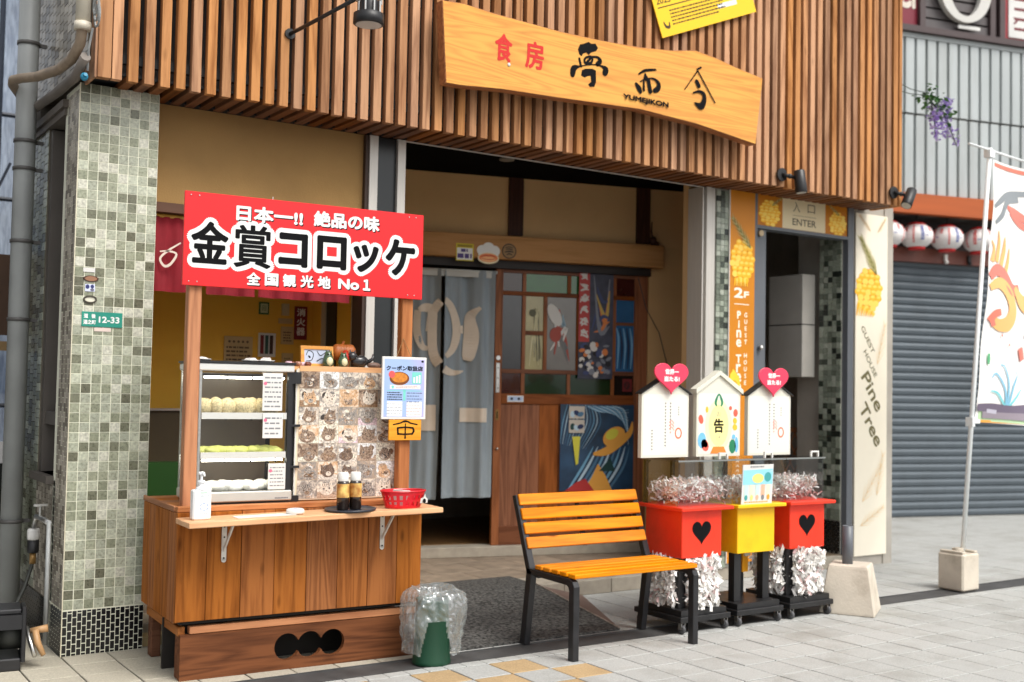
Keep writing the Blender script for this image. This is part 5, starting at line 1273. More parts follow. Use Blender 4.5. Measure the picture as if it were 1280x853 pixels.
single('orange_tag', b, [flat('tag_orange', C(236, 160, 20)), WHITEP], 'orange card with a white slip hanging under the yellow box', 'card', (5.24, 5.10, .29))
# leaflet in its stand in front of the middle box
t = thing('leaflet_stand', 'white and blue leaflet standing on the yellow cart in front of the clear box', 'leaflet', (5.19, 5.035, .7355))
part('sheet', MB().box(-.132, .132, .0, .006, 0, .243), WHITEP, t, rot=(.06, 0, 0))
b = MB(); b.rect(-.128, .128, -.001, .12, .20); b.poly([(-.128, -.0012, .20), (0, -.0012, .19), (.128, -.0012, .205), (.128, -.0012, .215), (-.128, -.0012, .21)], 0); b.disc((.085, -.0016, .165), .03, .03, 1, 14); b.disc((.0, -.0016, .158), .05, .03, 2, 14)
scribble(b, -.07, .06, .222, .238, -.0014, 1, 3, 3)
for k in range(5):
    b.rect(-.112+k*.048, -.08+k*.048, -.0014, .05, .118, (4, 5, 4, 6, 5)[k]); b.disc((-.096+k*.048, -.0018, .04), .014, .018, (1, 2, 6, 3, 7)[k], 8)
scribble(b, -.11, .11, .005, .02, -.0014, 1, 7, 4)
part('print', b, [flat('leaf_blue', C(150, 214, 232)), flat('leaf_teal', C(70, 160, 160)), flat('leaf_yellow', C(246, 220, 130)), GREYINK, flat('leaf_mint', C(200, 236, 220)), flat('leaf_cream', C(240, 236, 200)), flat('leaf_peach', C(240, 180, 150)), flat('leaf_orange', C(240, 160, 60))], t, rot=(.06, 0, 0))
# house shaped signs on the lids
IVORY = mat('ivory_paint', C(222, 219, 204), rough=.5, var=.02, scale=4)
def house(label, x, y, zb, w, hw, hp, roofm, roofw, kind):
    t = thing('house_sign', label, 'sign', (x, y, zb), 0, 'house shaped signs on the clear boxes')
    part('panel', MB().prism([(-w/2, 0), (w/2, 0), (w/2, hw), (0, hp), (-w/2, hw)], 'y', 0, .03), IVORY, t)
    sl = atan2(hp-hw, w/2); ex = .014
    for sg in (-1, 1):
        p = [(0, hp+.002), (sg*(w/2+ex), hw+.002-ex*math.tan(sl)), (sg*(w/2+ex), hw+.002-ex*math.tan(sl)+roofw), (0, hp+.002+roofw)]
        part('roof', MB().prism(p, 'y', -.014, .045), roofm, t)
    b = MB(); y_ = -.001
    if kind == 0:
        b.rect(-w/2+.012, w/2-.012, y_+.0004, .014, hw-.004, 3)
        for i, (xx, z0, z1, nn) in enumerate(((.105, .25, .31, 4), (.04, .14, .335, 10), (-.0, .06, .335, 14), (-.105, .04, .17, 7))):
            for k in range(nn):
                z = z1-(z1-z0)*(k+.5)/nn; h = (z1-z0)/nn*.30; b.rect(xx-h*.35, xx+h*.35, y_, z-h, z+h, 2 if (i == 1 and 6 <= k) else 6); b.rect(xx-h*1.0, xx+h*1.0, y_-.0002, z+h*.0, z+h*.6, 2 if (i == 1 and 6 <= k) else 0)
        for k in range(16):
            a = 2*pi*k/16; b.stroke([(.105+.024*cos(a), .145+.03*sin(a),   .009), (.105+.024*cos(a+.4), .145+.03*sin(a+.4), .009)], y_, 1)
        for zz in (.21, .19, .17): b.stroke([(.03, zz, .004), (.05, zz+.012, .004), (.07, zz-.008, .004)], y_-.0004, 2)
    else:
        b.rect(-w/2+.014, w/2-.014, y_+.0004, .016, hw-.004, 3); b.disc((0, y_, .19), .115, .16, 4, 24); b.disc((0, y_-.0003, .19), .085, .13, 5, 24)
        lettering(b, '告', -.042, .042, .145, .235, y_-.0007, 0, grow=.003, n=6); lettering(b, 'お', -.016, .016, .248, .28, y_-.0006, 6); lettering(b, 'げ', -.016, .016, .095, .13, y_-.0006, 6)
        for sg in (-1, 1): b.stroke([(sg*.012, .37, .01), (sg*.028, .335, .02), (sg*.02, .315, .012)], y_-.0006, 7)
        b.stroke([(-.03, .35, .008), (0, .385, .012), (.03, .35, .008)], y_-.0009, 7)
        for xx, zz, rx, rz, mi, an in ((-.15, .23, .02, .03, 8, .3), (-.14, .10, .035, .05, 9, 0), (-.115, .07, .03, .04, 8, .5), (-.11, .075, .018, .022, 0, .5), (.145, .27, .02, .025, 8, 0), (.14, .22, .018, .02, 10, .4), (.14, .18, .02, .022, 10, 1), (.12, .06, .03, .045, 7, 0), (.155, .07, .016, .05, 9, 0), (-.10, .29, .012, .02, 10, 0), (.10, .30, .014, .014, 8, 0), (.13, .12, .016, .016, 9, 0)):
            b.disc((xx, y_-.0008, zz), rx, rz, mi, 10, ang=an)
        b.poly([(-.07, y_-.0009, .017), (.07, y_-.0009, .017), (.045, y_-.0009, .06), (-.045, y_-.0009, .06)], 11)
    part('print', b, [INK, flat('seal_orange', C(240, 110, 70)), flat('coral_ink', C(236, 110, 90)), flat('sign_paper', C(230, 228, 218)), flat('pale_yellow', C(250, 246, 190)), flat('soft_yellow', C(252, 240, 160)), GREYINK, flat('leaf_green', C(40, 130, 90)), flat('coral', C(240, 100, 80)), flat('sky_blue', C(120, 190, 230)), flat('marigold', C(250, 190, 60)), flat('mat_orange', C(245, 140, 60))], t)
    return t
house('ivory house shaped sign with a thin black roof on the left clear box', 4.595, 5.215, 1.021, .375, .385, .485, BLACK, .008, 0)
house('ivory house shaped sign with a cream roof and colourful print in the middle', 5.035, 5.215, 1.021, .372, .395, .505, IVORY, .028, 1)
house('ivory house shaped sign with a thin black roof on the right clear box', 5.485, 5.215, 1.021, .39, .385, .492, BLACK, .008, 0)
PINK = mat('pink_board', C(232, 62, 92), rough=.4, var=.03, scale=4)
for x, z, lab in ((4.615, 1.51, 'pink heart sign above the left black roofed house sign'), (5.49, 1.505, 'pink heart sign above the right black roofed house sign')):
    t = thing('heart_sign', lab, 'sign', (x, 5.195, z-.09), 0, 'pink heart signs')
    pts = []
    for k in range(36):
        a = -2*pi*k/36; pts.append((.137*(16*sin(a)**3)/16.0, .092+.0945*(13*cos(a)-5*cos(2*a)-2*cos(3*a)-cos(4*a))/14.5))
    part('heart', MB().prism(pts, 'y', -.012, 0, bev=.003), PINK, t)
    b = MB(); lettering(b, '世界一', -.055, .055, .10, .135, -.013, 0, grow=.0025, n=6); lettering(b, '当たる!', -.062, .062, .058, .092, -.013, 0, grow=.0025, n=6)
    part('lettering', b, WHITE, t)
t = thing('yellow_tag', 'small yellow charm tag tilted beside the cream house roof', 'tag', (5.235, 5.29, 1.42))
b = MB(); b.prism([(-.05, 0), (.035, -.02), (.055, .06), (.045, .10), (-.005, .15), (-.035, .11)], 'y', -.004, .004); b.disc((0, -.0045, .05), .028, .03, 1, 12); b.disc((0, -.0048, .05), .018, .02, 0, 12)
part('tag', b, [flat('tag_yellow', C(246, 200, 60)), flat('tag_ochre', C(214, 160, 40))], t)
t = thing('white_tag', 'small white card with a grey mark behind the cream house roof', 'tag', (5.145, 5.285, 1.44))
b = MB(); b.prism([(-.05, 0), (.03, -.02), (.045, .06), (-.02, .085)], 'y', -.003, .003); b.disc((0, -.0035, .04), .018, .018, 1, 10); part('card', b, [WHITEP, flat('slate', C(80, 100, 110))], t)

# ------------------------------------------------------------ ENTER doorway
TS = thing('tiled_doorway_pier', 'narrow pier of small grey green tiles left of the orange banner', 'pillar', (6.03, 6.295, 0))
part('pier_core', MB().box(.0, .40, .006, .18, .1, 2.968), DARKGROUT, TS)
DT = [mat('doorway_tile_%d' % i, C(*c), rough=.3, var=.15, scale=55, bump=.15, bscale=90) for i, c in enumerate([(150, 158, 142), (128, 136, 122), (104, 112, 98), (62, 70, 60), (166, 172, 158), (40, 46, 40)])]
def grid_tiles(x0, x1, z0, z1, n, rg, mats=DT):
    b = MB(); p_ = (x1-x0)/n; z = z0
    while z+p_ < z1:
        for c in range(n): b.box(x0+c*p_+.0015, x0+(c+1)*p_-.0015, -.004, .006, z+.0015, z+p_-.0015, rg.choices(range(6), [4, 4, 3, 1.5, 3, 1.2])[0])
        z += p_
    return b
part('tile', grid_tiles(.002, .128, .1, 2.96, 3, RT), DT, TS, kind='stuff')
HT = thing('tiled_hall_pier', 'tiled pier just inside the ENTER doorway with a black mosaic foot', 'pillar', (7.505, 6.345, .1), -pi/2)
part('pier_core', MB().box(-.23, .0, .006, .1, 0, 2.87), DARKGROUT, HT)
part('tile', grid_tiles(-.23, .0, .28, 2.85, 5, RT), DT, HT, kind='stuff')
b = MB()
for c in range(10):
    z = 0-(.02 if c % 2 else 0)
    while z < .27: 
        if z > -.001: b.box(-.23+c*.023+.0015, -.23+(c+1)*.023-.0015, -.004, .006, z+.0015, min(z+.04, .275)-.0015)
        z += .042
part('mosaic', b, BLACKT, HT, kind='stuff')
DF = thing('stair_doorway', 'grey steel doorway with an ENTER panel of golden pine cones and an open door leaf', 'doorway', (6.435, 6.288, .1))
b = MB(); b.box(0, .028, 0, .10, 0, 2.888); b.box(1.085, 1.155, 0, .10, 0, 2.888); b.box(.028, 1.085, .0, .10, 2.605, 2.63); b.box(.028, 1.085, .0, .10, 2.88, 2.91)
part('frame', b, GREYFRAME, DF)
part('door_leaf', MB().box(.05, .085, .06, .80, .012, 2.60), GREYFRAME, DF)
part('leaf_edge', MB().box(.046, .145, .022, .059, .012, 2.60), GREYFRAME, DF)
b = MB(); b.ball((.075, .0, 1.672), (.02, .024, .022), 10, 7); part('knob', b, STEEL, DF)
b = MB(); b.lathe([(.024, -.006), (.026, .02)], 14, (.058, -.01, 2.565), axis='y'); part('door_stop', b, mat('bell_brass', C(170, 150, 120), rough=.3, metal=.6), DF)
part('header_panel', MB().box(.03, 1.083, .012, .03, 2.632, 2.878), flat('panel_orange', C(196, 118, 8), rough=.45), DF)
GOLD = [flat('cone_gold', C(250, 186, 40)), flat('cone_light', C(255, 214, 96)), flat('cone_deep', C(226, 142, 14)), flat('pine_green', C(150, 146, 82)), flat('pine_pale', C(196, 188, 130))]
def cone(b, cx, cz, rx, rz, y, seed, base=0):
    rg = random.Random(seed); b.disc((cx, y, cz), rx*.96, rz*.96, base+2, 22); rows = 8; q = 0
    for r in range(rows):
        f = (r+.5)/rows*2-1; z = cz+rz*f*-1*.96; wv = rx*math.sqrt(max(.06, 1-f*f)); n = max(2, int(round(2*wv/(rx*.42))))
        for k in range(n):
            x = cx-wv+(k+.5)*2*wv/n+(rx*.06 if r % 2 else -rx*.06); q += 1
            b.disc((x, y-.0003-.00008*q, z), rx*.24, rz*.15, base+rg.choice((0, 0, 1)), 9); b.disc((x, y-.00034-.00008*q, z+rz*.05), rx*.17, rz*.07, base+1, 7)
def sprig(b, x0, z0, x1, z1, y, w, mi, n=12, seed=1):
    rg = random.Random(seed); dx_, dz_ = x1-x0, z1-z0; l = hypot(dx_, dz_)
    b.stroke([(x0, z0, w*.3), (x1, z1, w*.15)], y, mi)
    for k in range(n):
        t = k/n; px_, pz_ = x0+dx_*t, z0+dz_*t
        for sg in (-1, 1):
            a = atan2(dz_, dx_)+sg*.45; ll = l*.34*(1-.5*t)*rg.uniform(.8, 1.1); b.stroke([(px_, pz_, w*.3), (px_+cos(a)*ll, pz_+sin(a)*ll, w*.05)], y-.0002-.00004*k, mi+(k % 2))
b = MB(); b.rect(.315, .815, .0112, 2.634, 2.876); part('cream_panel', b, flat('panel_cream', C(226, 210, 172)), DF)
b = MB(); cone(b, .17, 2.735, .115, .105, .0112, 1); sprig(b, .2, 2.80, .31, 2.872, .0090, .02, 3, 7); part('pine_print', b, GOLD, DF); b = MB(); cone(b, .965, 2.725, .105, .10, .0112, 2)
sprig(b, .98, 2.80, .86, 2.868, .0090, .02, 3, 7)
part('pine_print', b, GOLD, DF)
b = MB(); lettering(b, '入', .435, .515, 2.775, 2.858, .0105, bold=0); lettering(b, '口', .605, .690, 2.780, 2.85, .0105)
lettering(b, 'ENTER', .43, .705, 2.668, 2.722, .0105, bold=.012); b.rect(.43, .705, .0105, 2.745, 2.748)
part('lettering', b, flat('panel_grey', C(84, 78, 66)), DF)
OB = thing('orange_banner', 'tall orange wall banner with a golden pine cone and white guest house lettering', 'banner', (6.16, 6.289, .1))
part('sheet', MB().box(.003, .268, -.008, -.002, .03, 2.87), mat('banner_orange', C(206, 128, 6), rough=.45, var=.06, scale=2), OB)
part('edge', MB().box(-.004, .003, -.009, .0, .03, 2.87), WHITEP, OB)
b = MB(); cone(b, .135, 2.33, .125, .17, -.0085, 4); sprig(b, .22, 2.44, .02, 2.66, -.0106, .03, 3, 12, 3)
for k in range(7): b.stroke([(.06+.02*k, 2.19, .02), (.055+.022*k, 2.14, .008)], -.0106-.0002*k, k % 2)
part('pine_print', b, GOLD, OB)
b = MB(); y = -.0085
lettering(b, '2', .05, .145, 2.045, 2.125, y, grow=.004, n=6); lettering(b, 'F', .155, .21, 2.05, 2.10, y, grow=.003, n=6); b.rect(.055, .21, y, 1.995, 2.001)
for k, ch in enumerate('Pine'): lettering(b, ch, .075, .135, 1.885-k*.072, 1.945-k*.072, y, grow=.003, n=6, keep=True)
for k, ch in enumerate('Tree'): lettering(b, ch, .075, .135, 1.545-k*.072, 1.612-k*.072, y, grow=.003, n=6, keep=True)
for k, ch in enumerate('GUEST HOUSE'):
    if ch != ' ': lettering(b, ch, .16, .195, 1.90-k*.052, 1.935-k*.052, y, grow=.0012, n=4, keep=True)
for k in range(14): b.stroke([(.09, 1.14-k*.035, .004), (.11, 1.152-k*.035, .008), (.12, 1.135-k*.035, .004)], y)
part('lettering', b, flat('banner_cream', C(250, 240, 220)), OB)
WB = thing('white_banner', 'tall cream wall banner with a golden pine cone and slanted guest house lettering', 'banner', (7.60, 6.302, .085))
part('sheet', MB().box(.02, .425, -.012, -.002, .0, 2.86), mat('banner_cream_sheet', C(246, 238, 218), rough=.5, var=.03, scale=3), WB)
b = MB(); cone(b, .185, 2.22, .165, .185, -.0125, 6); sprig(b, .28, 2.36, .07, 2.66, -.0155, .04, 3, 14, 5)
for k in range(8): b.stroke([(.05+.028*k, 2.09-.01*k, .03), (.03+.028*k, 2.0, .01)], -.0155-.0002*k, k % 2)
for x0, z0, x1, z1, k in ((.2, 2.72, .06, 2.84, 0), (.3, 2.72, .4, 2.84, 0), (.3, 1.6, .4, 1.95, 0), (.12, .45, .36, .75, 0), (.1, .25, .4, .4, 0), (.3, .5, .38, .85, 0)): sprig(b, x0, z0, x1, z1, -.0126, .03, 5, 9, int(x0*50))
part('pine_print', b, GOLD+[flat('peach_faint', C(244, 216, 172)), flat('peach_faint2', C(240, 222, 190))], WB)
b = MB(); y = -.0128; an = radians(-56)
def slant(txt, cx, cz, w, h, gr): lettering(b, txt, cx-w/2, cx+w/2, cz-h/2, cz+h/2, y, 0, grow=gr, n=5, rot=an)
slant('GUEST', .175, 1.80, .26, .045, .001); slant('HOUSE', .21, 1.60, .26, .045, .001); slant('Pine', .235, 1.365, .36, .115, .004); slant('Tree', .22, 1.09, .40, .115, .004)
part('lettering', b, flat('olive_ink', C(112, 104, 66)), WB)
b = MB(); b.box(0, .155, 0, .38, 0, .87, 0, .004); b.box(-.002, .157, -.002, .382, .44, .448, 1)
single('water_heater', b, [mat('heater_paint', C(186, 182, 174), rough=.4, var=.05), MATTBLACK], 'pale grey water heater box high up inside the stair hall', 'water heater', (7.345, 6.62, 1.563))
LT = thing('lattice_panel', 'orange brown wooden lattice fence panel low in the stair hall', 'lattice', (7.55, 7.02, .1))
b = MB(); b.box(-.02, .62, 0, .02, .98, 1.02); b.box(-.02, .62, 0, .02, .0, .04)
for k in range(-6, 8):
    for sg in (-1, 1):
        p0, p1 = [k*.11, .04], [k*.11+sg*.62, .98]
        def cl(p, q):
            if p[0] < 0: f = (0-p[0])/(q[0]-p[0]); return [0, p[1]+f*(q[1]-p[1])]
            if p[0] > .6: f = (.6-p[0])/(q[0]-p[0]); return [.6, p[1]+f*(q[1]-p[1])]
            return p
        if max(p0[0], p1[0]) < .02 or min(p0[0], p1[0]) > .58: continue
        a, e = cl(p0, p1), cl(p1, p0)
        b.tube([(a[0], .005+.012*(sg > 0), a[1]), (e[0], .005+.012*(sg > 0), e[1])], .008, 4)
part('lattice', b, POSTW, LT)

# ------------------------------------------------------------ concrete blocks and banner flag
CK = thing('pole_block', 'pale tapered concrete block with a short grey pipe by the doorway', 'concrete block', (6.06, 5.03, 0))
b = MB(); V = []
b.lathe([(.243, 0), (.245, .01), (.180, .30), (.172, .312)], 4, cap=True)
for f in b.bm.faces: f.smooth = False
bmesh.ops.rotate(b.bm, verts=b.bm.verts, cent=(0, 0, 0), matrix=Matrix.Rotation(pi/4-radians(58), 3, 'Z'))
bmesh.ops.bevel(b.bm, geom=[e for e in b.bm.edges], offset=.006, segments=1, affect='EDGES')
part('block', b, BLOCKC, CK)
b = MB(); b.lathe([(.034, .30), (.034, .56), (.030, .56), (.030, .31)], 16, (-.03, .0, 0)); part('pipe', b, GREYFRAME, CK)
BF = thing('banner_flag', 'tall white banner flag with orange fish and blue plants on a leaning pole', 'flag', (7.48, 5.18, .27))
pl = Vector((.30, -.02, 3.05)); 
b = MB(); b.tube([(0, 0, 0), pl], .017, 10); part('pole', b, mat('white_pole', C(236, 240, 240), rough=.3, var=.02), BF)
b = MB(); b.tube([pl*.985+Vector((-.26, 0, .045)), pl*.985+Vector((.75, 0, -.02))], .010, 8); b.box(pl.x*.985-.03, pl.x*.985+.03, -.045, .01, pl.z*.985-.03, pl.z*.985+.03); part('cross_arm', b, mat('white_pole', (.8, .8, .8)), BF)
b = MB(); b.box(.09, .16, -.035, .02, .955, .985); b.box(.075, .105, -.03, .03, .93, 1.0); part('clip', b, mat('white_pole', (.8, .8, .8)), BF)
def fwave(x, z): return -.03+.020*sin(x*7+z*2)+.008*sin(z*9+x*3)
def flagx(z): return .035+pl.x*(z/pl.z)
b = MB(); b.sheet(10, 30, lambda u, v: ((lambda z: (flagx(z)+.62*u, fwave(.62*u, z), z-.03*u))(.965+v*2.0)))
part('cloth', b, mat('flag_cloth', C(242, 240, 236), rough=.85, var=.02, scale=3), BF)
b = MB()
def fs(pts, mi, k=0, w=None):
    P_ = [(flagx(p[1])+p[0], p[1])+((p[2],) if len(p) > 2 else (w,)) for p in pts]
    b.stroke(P_, 0, mi, yf=lambda x, z: fwave(x-flagx(z), z)-.003-.0004*k, sub=6)
fs([(.02, 2.93, .03), (.60, 2.90, .03)], 5)
for k, (pts, mi) in enumerate((([(.02, 2.60, .03), (.12, 2.66, .05), (.25, 2.72, .05), (.5, 2.75, .04)], 3), ([(.05, 2.48, .03), (.14, 2.55, .05), (.22, 2.66, .05), (.38, 2.70, .06)], 3), ([(.22, 2.62, .03), (.34, 2.58, .07), (.55, 2.52, .05)], 1), ([(.26, 2.57, .02), (.4, 2.50, .05), (.58, 2.45, .04)], 1),
    ([(.04, 2.18, .05), (.06, 2.28, .03), (.02, 2.34, .01)], 0), ([(.10, 2.18, .05), (.12, 2.32, .04), (.1, 2.42, .01)], 0), ([(.16, 2.15, .05), (.2, 2.28, .05), (.2, 2.38, .01)], 0), ([(.23, 2.1, .05), (.27, 2.2, .04), (.28, 2.3, .01)], 0),
    ([(.02, 2.06, .06), (.10, 2.12, .09), (.22, 2.08, .10), (.34, 1.98, .10), (.45, 2.0, .06)], 1), ([(.02, 1.98, .05), (.14, 2.02, .09), (.28, 1.95, .12), (.34, 1.82, .12), (.28, 1.72, .12), (.16, 1.70, .09), (.08, 1.74, .07)], 0), ([(.38, 2.0, .05), (.48, 1.9, .12), (.58, 1.86, .14)], 0), ([(.05, 1.72, .07), (.10, 1.78, .06), (.17, 1.80, .05)], 5), ([(.07, 1.70, .04), (.11, 1.72, .05)], 1),
    ([(.30, 1.08, .02), (.28, 1.22, .02), (.18, 1.33, .015), (.13, 1.30, .008)], 2), ([(.31, 1.08, .02), (.33, 1.26, .02), (.28, 1.38, .014), (.22, 1.40, .008)], 2), ([(.32, 1.08, .02), (.40, 1.24, .02), (.46, 1.32, .012), (.42, 1.36, .008)], 2), ([(.29, 1.08, .02), (.20, 1.18, .018), (.12, 1.20, .008)], 4), ([(.33, 1.08, .02), (.44, 1.16, .018), (.52, 1.22, .008)], 4),
    ([(.0, 1.075, .05), (.15, 1.07, .07), (.35, 1.055, .07), (.6, 1.06, .08)], 6), ([(.06, 1.02, .05), (.3, 1.01, .05), (.6, 1.0, .06)], 7), ([(.1, 1.05, .03), (.2, 1.04, .03)], 8), ([(.08, 1.48, .02), (.08, 1.44, .03), (.08, 1.40, .02)], 9), ([(.48, 1.48, .10), (.54, 1.50, .10)], 1), ([(.2, 1.62, .02), (.215, 1.625, .02)], 1), ([(.31, 1.55, .02), (.325, 1.555, .02)], 1), ([(.55, 1.62, .03), (.58, 1.7, .03)], 8))): fs(pts, mi, k)
b.sheet(8, 3, lambda u, v: ((lambda z: (flagx(z)+.03+.58*u, fwave(.03+.58*u, z)-.003, z-.03*u))(.975+v*.075)), 10)
fs([(.05, .972, .02), (.6, .955, .02)], 11, 1)
part('print', b, [flat('f_orange', C(246, 188, 120)), flat('f_red', C(232, 130, 116)), flat('f_blue', C(130, 186, 212)), flat('f_grey', C(140, 146, 150)), flat('f_teal', C(120, 200, 206)), flat('f_coral', C(226, 130, 110)), flat('f_rock', C(110, 100, 118)), flat('f_rock2', C(150, 140, 150)), flat('f_pale', C(190, 186, 200)), flat('f_leaf', C(90, 170, 120)), flat('f_label', C(196, 226, 180)), flat('f_amber', C(240, 170, 80))], BF)
b = MB()
b.box(-.105, .105, -.105, .105, 0, .27, 0, .012); b.box(-.095, -.055, -.095, .095, .271, .288, 0, .004); b.box(.055, .095, -.095, .095, .271, .288, 0, .004); b.lathe([(.04, .27), (.036, .30), (.025, .305)], 14)
single('flag_base', b, BLOCKC, 'square weathered concrete base holding the leaning white banner pole', 'concrete block', (7.46, 5.20, .003), (0, 0, radians(2)))

# ------------------------------------------------------------ stickers and address plate on the tiled pillar
yf_ = 6.1635
t = thing('address_plate', 'green house number plate reading 12-33 on the tiled pillar', 'address plate', (1.41, yf_, 1.700))
part('plate', MB().box(0, .207, -.003, 0, 0, .078, bev=.001), mat('plate_green', C(40, 142, 124), rough=.35, var=.06, scale=8), t)
b = MB(); lettering(b, '道', .010, .032, .044, .068, -.0034, grow=.0012, n=5); lettering(b, '後', .048, .070, .044, .068, -.0034, grow=.0012, n=5); lettering(b, '湯之町', .008, .072, .012, .036, -.0034, grow=.0012, n=5)
lettering(b, '12-33', .086, .192, .022, .056, -.0034, grow=.0016, n=6)
part('lettering', b, WHITE, t)
single('blank_label', MB().box(0, .06, -.002, 0, 0, .022), WHITEP, 'plain white label on the tiled pillar above the brown oval', 'label', (1.410, yf_, 1.985))
b = MB(); b.lathe([(.0, 0)] and [(.038, -.004), (.040, 0)], 20, axis='y'); b.disc((0, -.0045, 0), .030, .030, 1, 18)
o = single('oval_badge', b, [mat('badge_brown', C(72, 44, 32), rough=.3), mat('badge_tan', C(150, 108, 82), rough=.4)], 'small brown oval badge on the tiled pillar', 'badge', (1.450, yf_, 1.951)); o.scale = (1, 1, .42)
b = MB(); b.rect(0, .05, 0, 0, .038, 0); b.disc((.012, -.0005, .024), .01, .012, 1, 10); b.disc((.036, -.0005, .026), .009, .01, 1, 10); b.disc((.036, -.0005, .009), .01, .008, 2, 10)
single('blue_sticker', b, [flat('sticker_pale', C(214, 220, 244)), flat('sticker_navy', C(50, 56, 110)), flat('sticker_grey', C(110, 110, 130))], 'small pale blue sticker with dark marks on the tiled pillar', 'sticker', (1.422, yf_-.001, 1.884))
b = MB(); b.tube([(.031*cos(2*pi*k/20), 0, .017*sin(2*pi*k/20)) for k in range(21)], .005, 5); b.disc((0, .001, 0), .026, .013, 1, 16)
single('oval_ring', b, [mat('ring_dark', C(70, 66, 56), rough=.4), flat('ring_face', C(226, 224, 206))], 'white oval badge with a dark rim just above the address plate', 'badge', (1.449, yf_-.002, 1.842))
single('paper_label', MB().box(0, .085, -.001, 0, 0, .02), flat('label_pinkish', C(224, 206, 196)), 'narrow faded paper label just under the address plate', 'label', (1.475, yf_, 1.677))

# ------------------------------------------------------------ pipes, tap and hose reel in the alley
PIPEG = mat('grey_pipe', C(150, 153, 152), rough=.5, var=.1, scale=4)
t = thing('down_pipe', 'tall grey drain pipe standing in the alley before the tiled wall', 'pipe', (1.255, 7.0, 0))
part('pipe', MB().tube([(0, 0, 0), (0, 0, 5.2)], .058, 16), PIPEG, t)
b = MB()
for z in (.6, 1.75, 2.2, 2.62, 2.78, 3.35, 4.0):
    b = MB(); b.tube([(0, 0, z), (0, 0, z+.02)], .064, 16); b.box(.05, .10, -.01, .01, z, z+.02)
    part('pipe_band', b, mat('pipe_band', C(84, 82, 80), rough=.5), t)
t = thing('bent_pipe', 'weathered beige plastic pipe bending along the upper alley wall', 'pipe', (1.27, 5.90, 3.0))
W1 = mat('weathered_pvc', C(150, 132, 112), rough=.6, var=.25, scale=9); W2 = mat('pale_pvc', C(206, 198, 180), rough=.5, var=.1, scale=8)
b = MB(); P_ = [(.05, .06, .75), (.05, .06, .22), (.047, .09, .13), (.035, .22, .075), (.02, .45, .07), (-.03, .75, .09), (-.08, .92, .11), (-.11, .99, .11), (-.10, 1.06, .10), (.0, 1.3, .08)]
b.tube(P_, .027, 12); part('pipe', b, W1, t)
b = MB(); b.tube([(.05, .06, .22), (.05, .06, .80)], .037, 14); b.tube([(.05, .06, .19), (.05, .06, .23)], .042, 14); part('pipe_sleeve', b, W2, t)
single('wall_conduit', MB().tube([(1.34, 5.96, 3.06), (1.33, 6.12, 2.99), (1.32, 6.5, 2.985), (1.31, 7.0, 3.0), (1.31, 7.5, 3.02)], .026, 10), mat('conduit_grey', C(112, 104, 96), rough=.6, var=.15), 'thinner grey conduit running under the bent beige pipe', 'pipe')
b = MB()
for k in range(3): b.tube([(1.375-.004*k, 5.90+.05*cos(a*2*pi/20), 3.26+.03*k+.055*sin(a*2*pi/20)) for a in range(21)], .006, 5)
b.tube([(1.36, 5.92, 3.2), (1.35, 5.95, 3.1), (1.36, 6.0, 3.0)], .006, 5)
single('cable_coil', b, PIPEG, 'loose coil of grey cable beside the corner board of the slats', 'cable')
b = MB(); b.ball((0, 0, 0), (.02, .02, .022), 10, 7); b.tube([(0, 0, 0), (.0, -.03, .006)], .01, 6)
single('pipe_cap', b, mat('cap_blue', C(40, 140, 176), rough=.4), 'small turquoise pipe cap below the left end of the slats', 'cap', (1.345, 6.0, 2.965))
t = thing('wall_tap', 'chrome garden tap on a thin grey standpipe beside the alley wall', 'tap', (1.30, 6.235, 0))
part('stand_pipe', MB().tube([(0, 0, .06), (0, 0, .69)], .011, 8), PIPEG, t)
b = MB(); b.tube([(.0, 0, .68), (0, .12, .685), (-.0, .32, .68)], .014, 8); b.tube([(0, .30, .68), (0, .34, .66), (0, .36, .62)], .013, 8); b.tube([(0, .22, .68), (0, .22, .75)], .008, 6); b.box(-.035, .035, .21, .23, .745, .757)
part('tap_body', b, STEEL, t)
b = MB(); b.lathe([(.03, .55), (.033, .56), (.033, .60), (.028, .61)], 12, (0, .37, 0)); part('hose_coupler', b, WHITEP, t)
b = MB(); b.lathe([(.028, .48), (.03, .49), (.03, .549), (.02, .55)], 12, (0, .37, 0)); b.lathe([(.017, .42), (.017, .48)], 10, (0, .37, 0), mi=1); part('hose_end', b, [BLACK, mat('brass_end', C(150, 116, 66), rough=.4, metal=.4)], t)
single('garden_hose', MB().tube([(1.30, 6.60, .43), (1.26, 6.58, .3), (1.16, 6.45, .16), (1.08, 6.3, .12), (1.05, 6.2, .16)], .010, 8), mat('hose_dark', C(50, 52, 48), rough=.6), 'dark garden hose running from the tap down to the hose reel', 'hose')
t = thing('hose_reel', 'black plastic hose reel with a tan nozzle on the ground in the alley', 'hose reel', (1.10, 6.10, 0), radians(-8))
BP = mat('black_plastic', (.02, .02, .022), rough=.3, var=.15, scale=10)
b = MB(); b.prism([(-.12, .04), (.12, .04), (.12, .22), (.10, .27), (.06, .30), (-.12, .31)], 'x', -.075, -.055, bev=.004); b.prism([(-.12, .04), (.12, .04), (.12, .22), (.10, .27), (.06, .30), (-.12, .31)], 'x', .055, .075, bev=.004)
b.box(-.0549, .0549, -.10, .10, .27, .295, 0, .006); b.box(-.0549, .0549, -.12, .12, .0, .06, 0, .006); b.box(-.0549, .0549, -.115, -.09, .20, .27)
part('case', b, BP, t)
b = MB(); b.tube([(-.054, 0, .16), (.054, 0, .16)], .075, 18); part('drum', b, mat('hose_dark', C(50, 52, 48)), t)
b = MB(); b.tube([(.08, -.02, .19), (.10, -.06, .12), (.12, -.1, .06)], .012, 8); part('handle', b, STEEL, t)
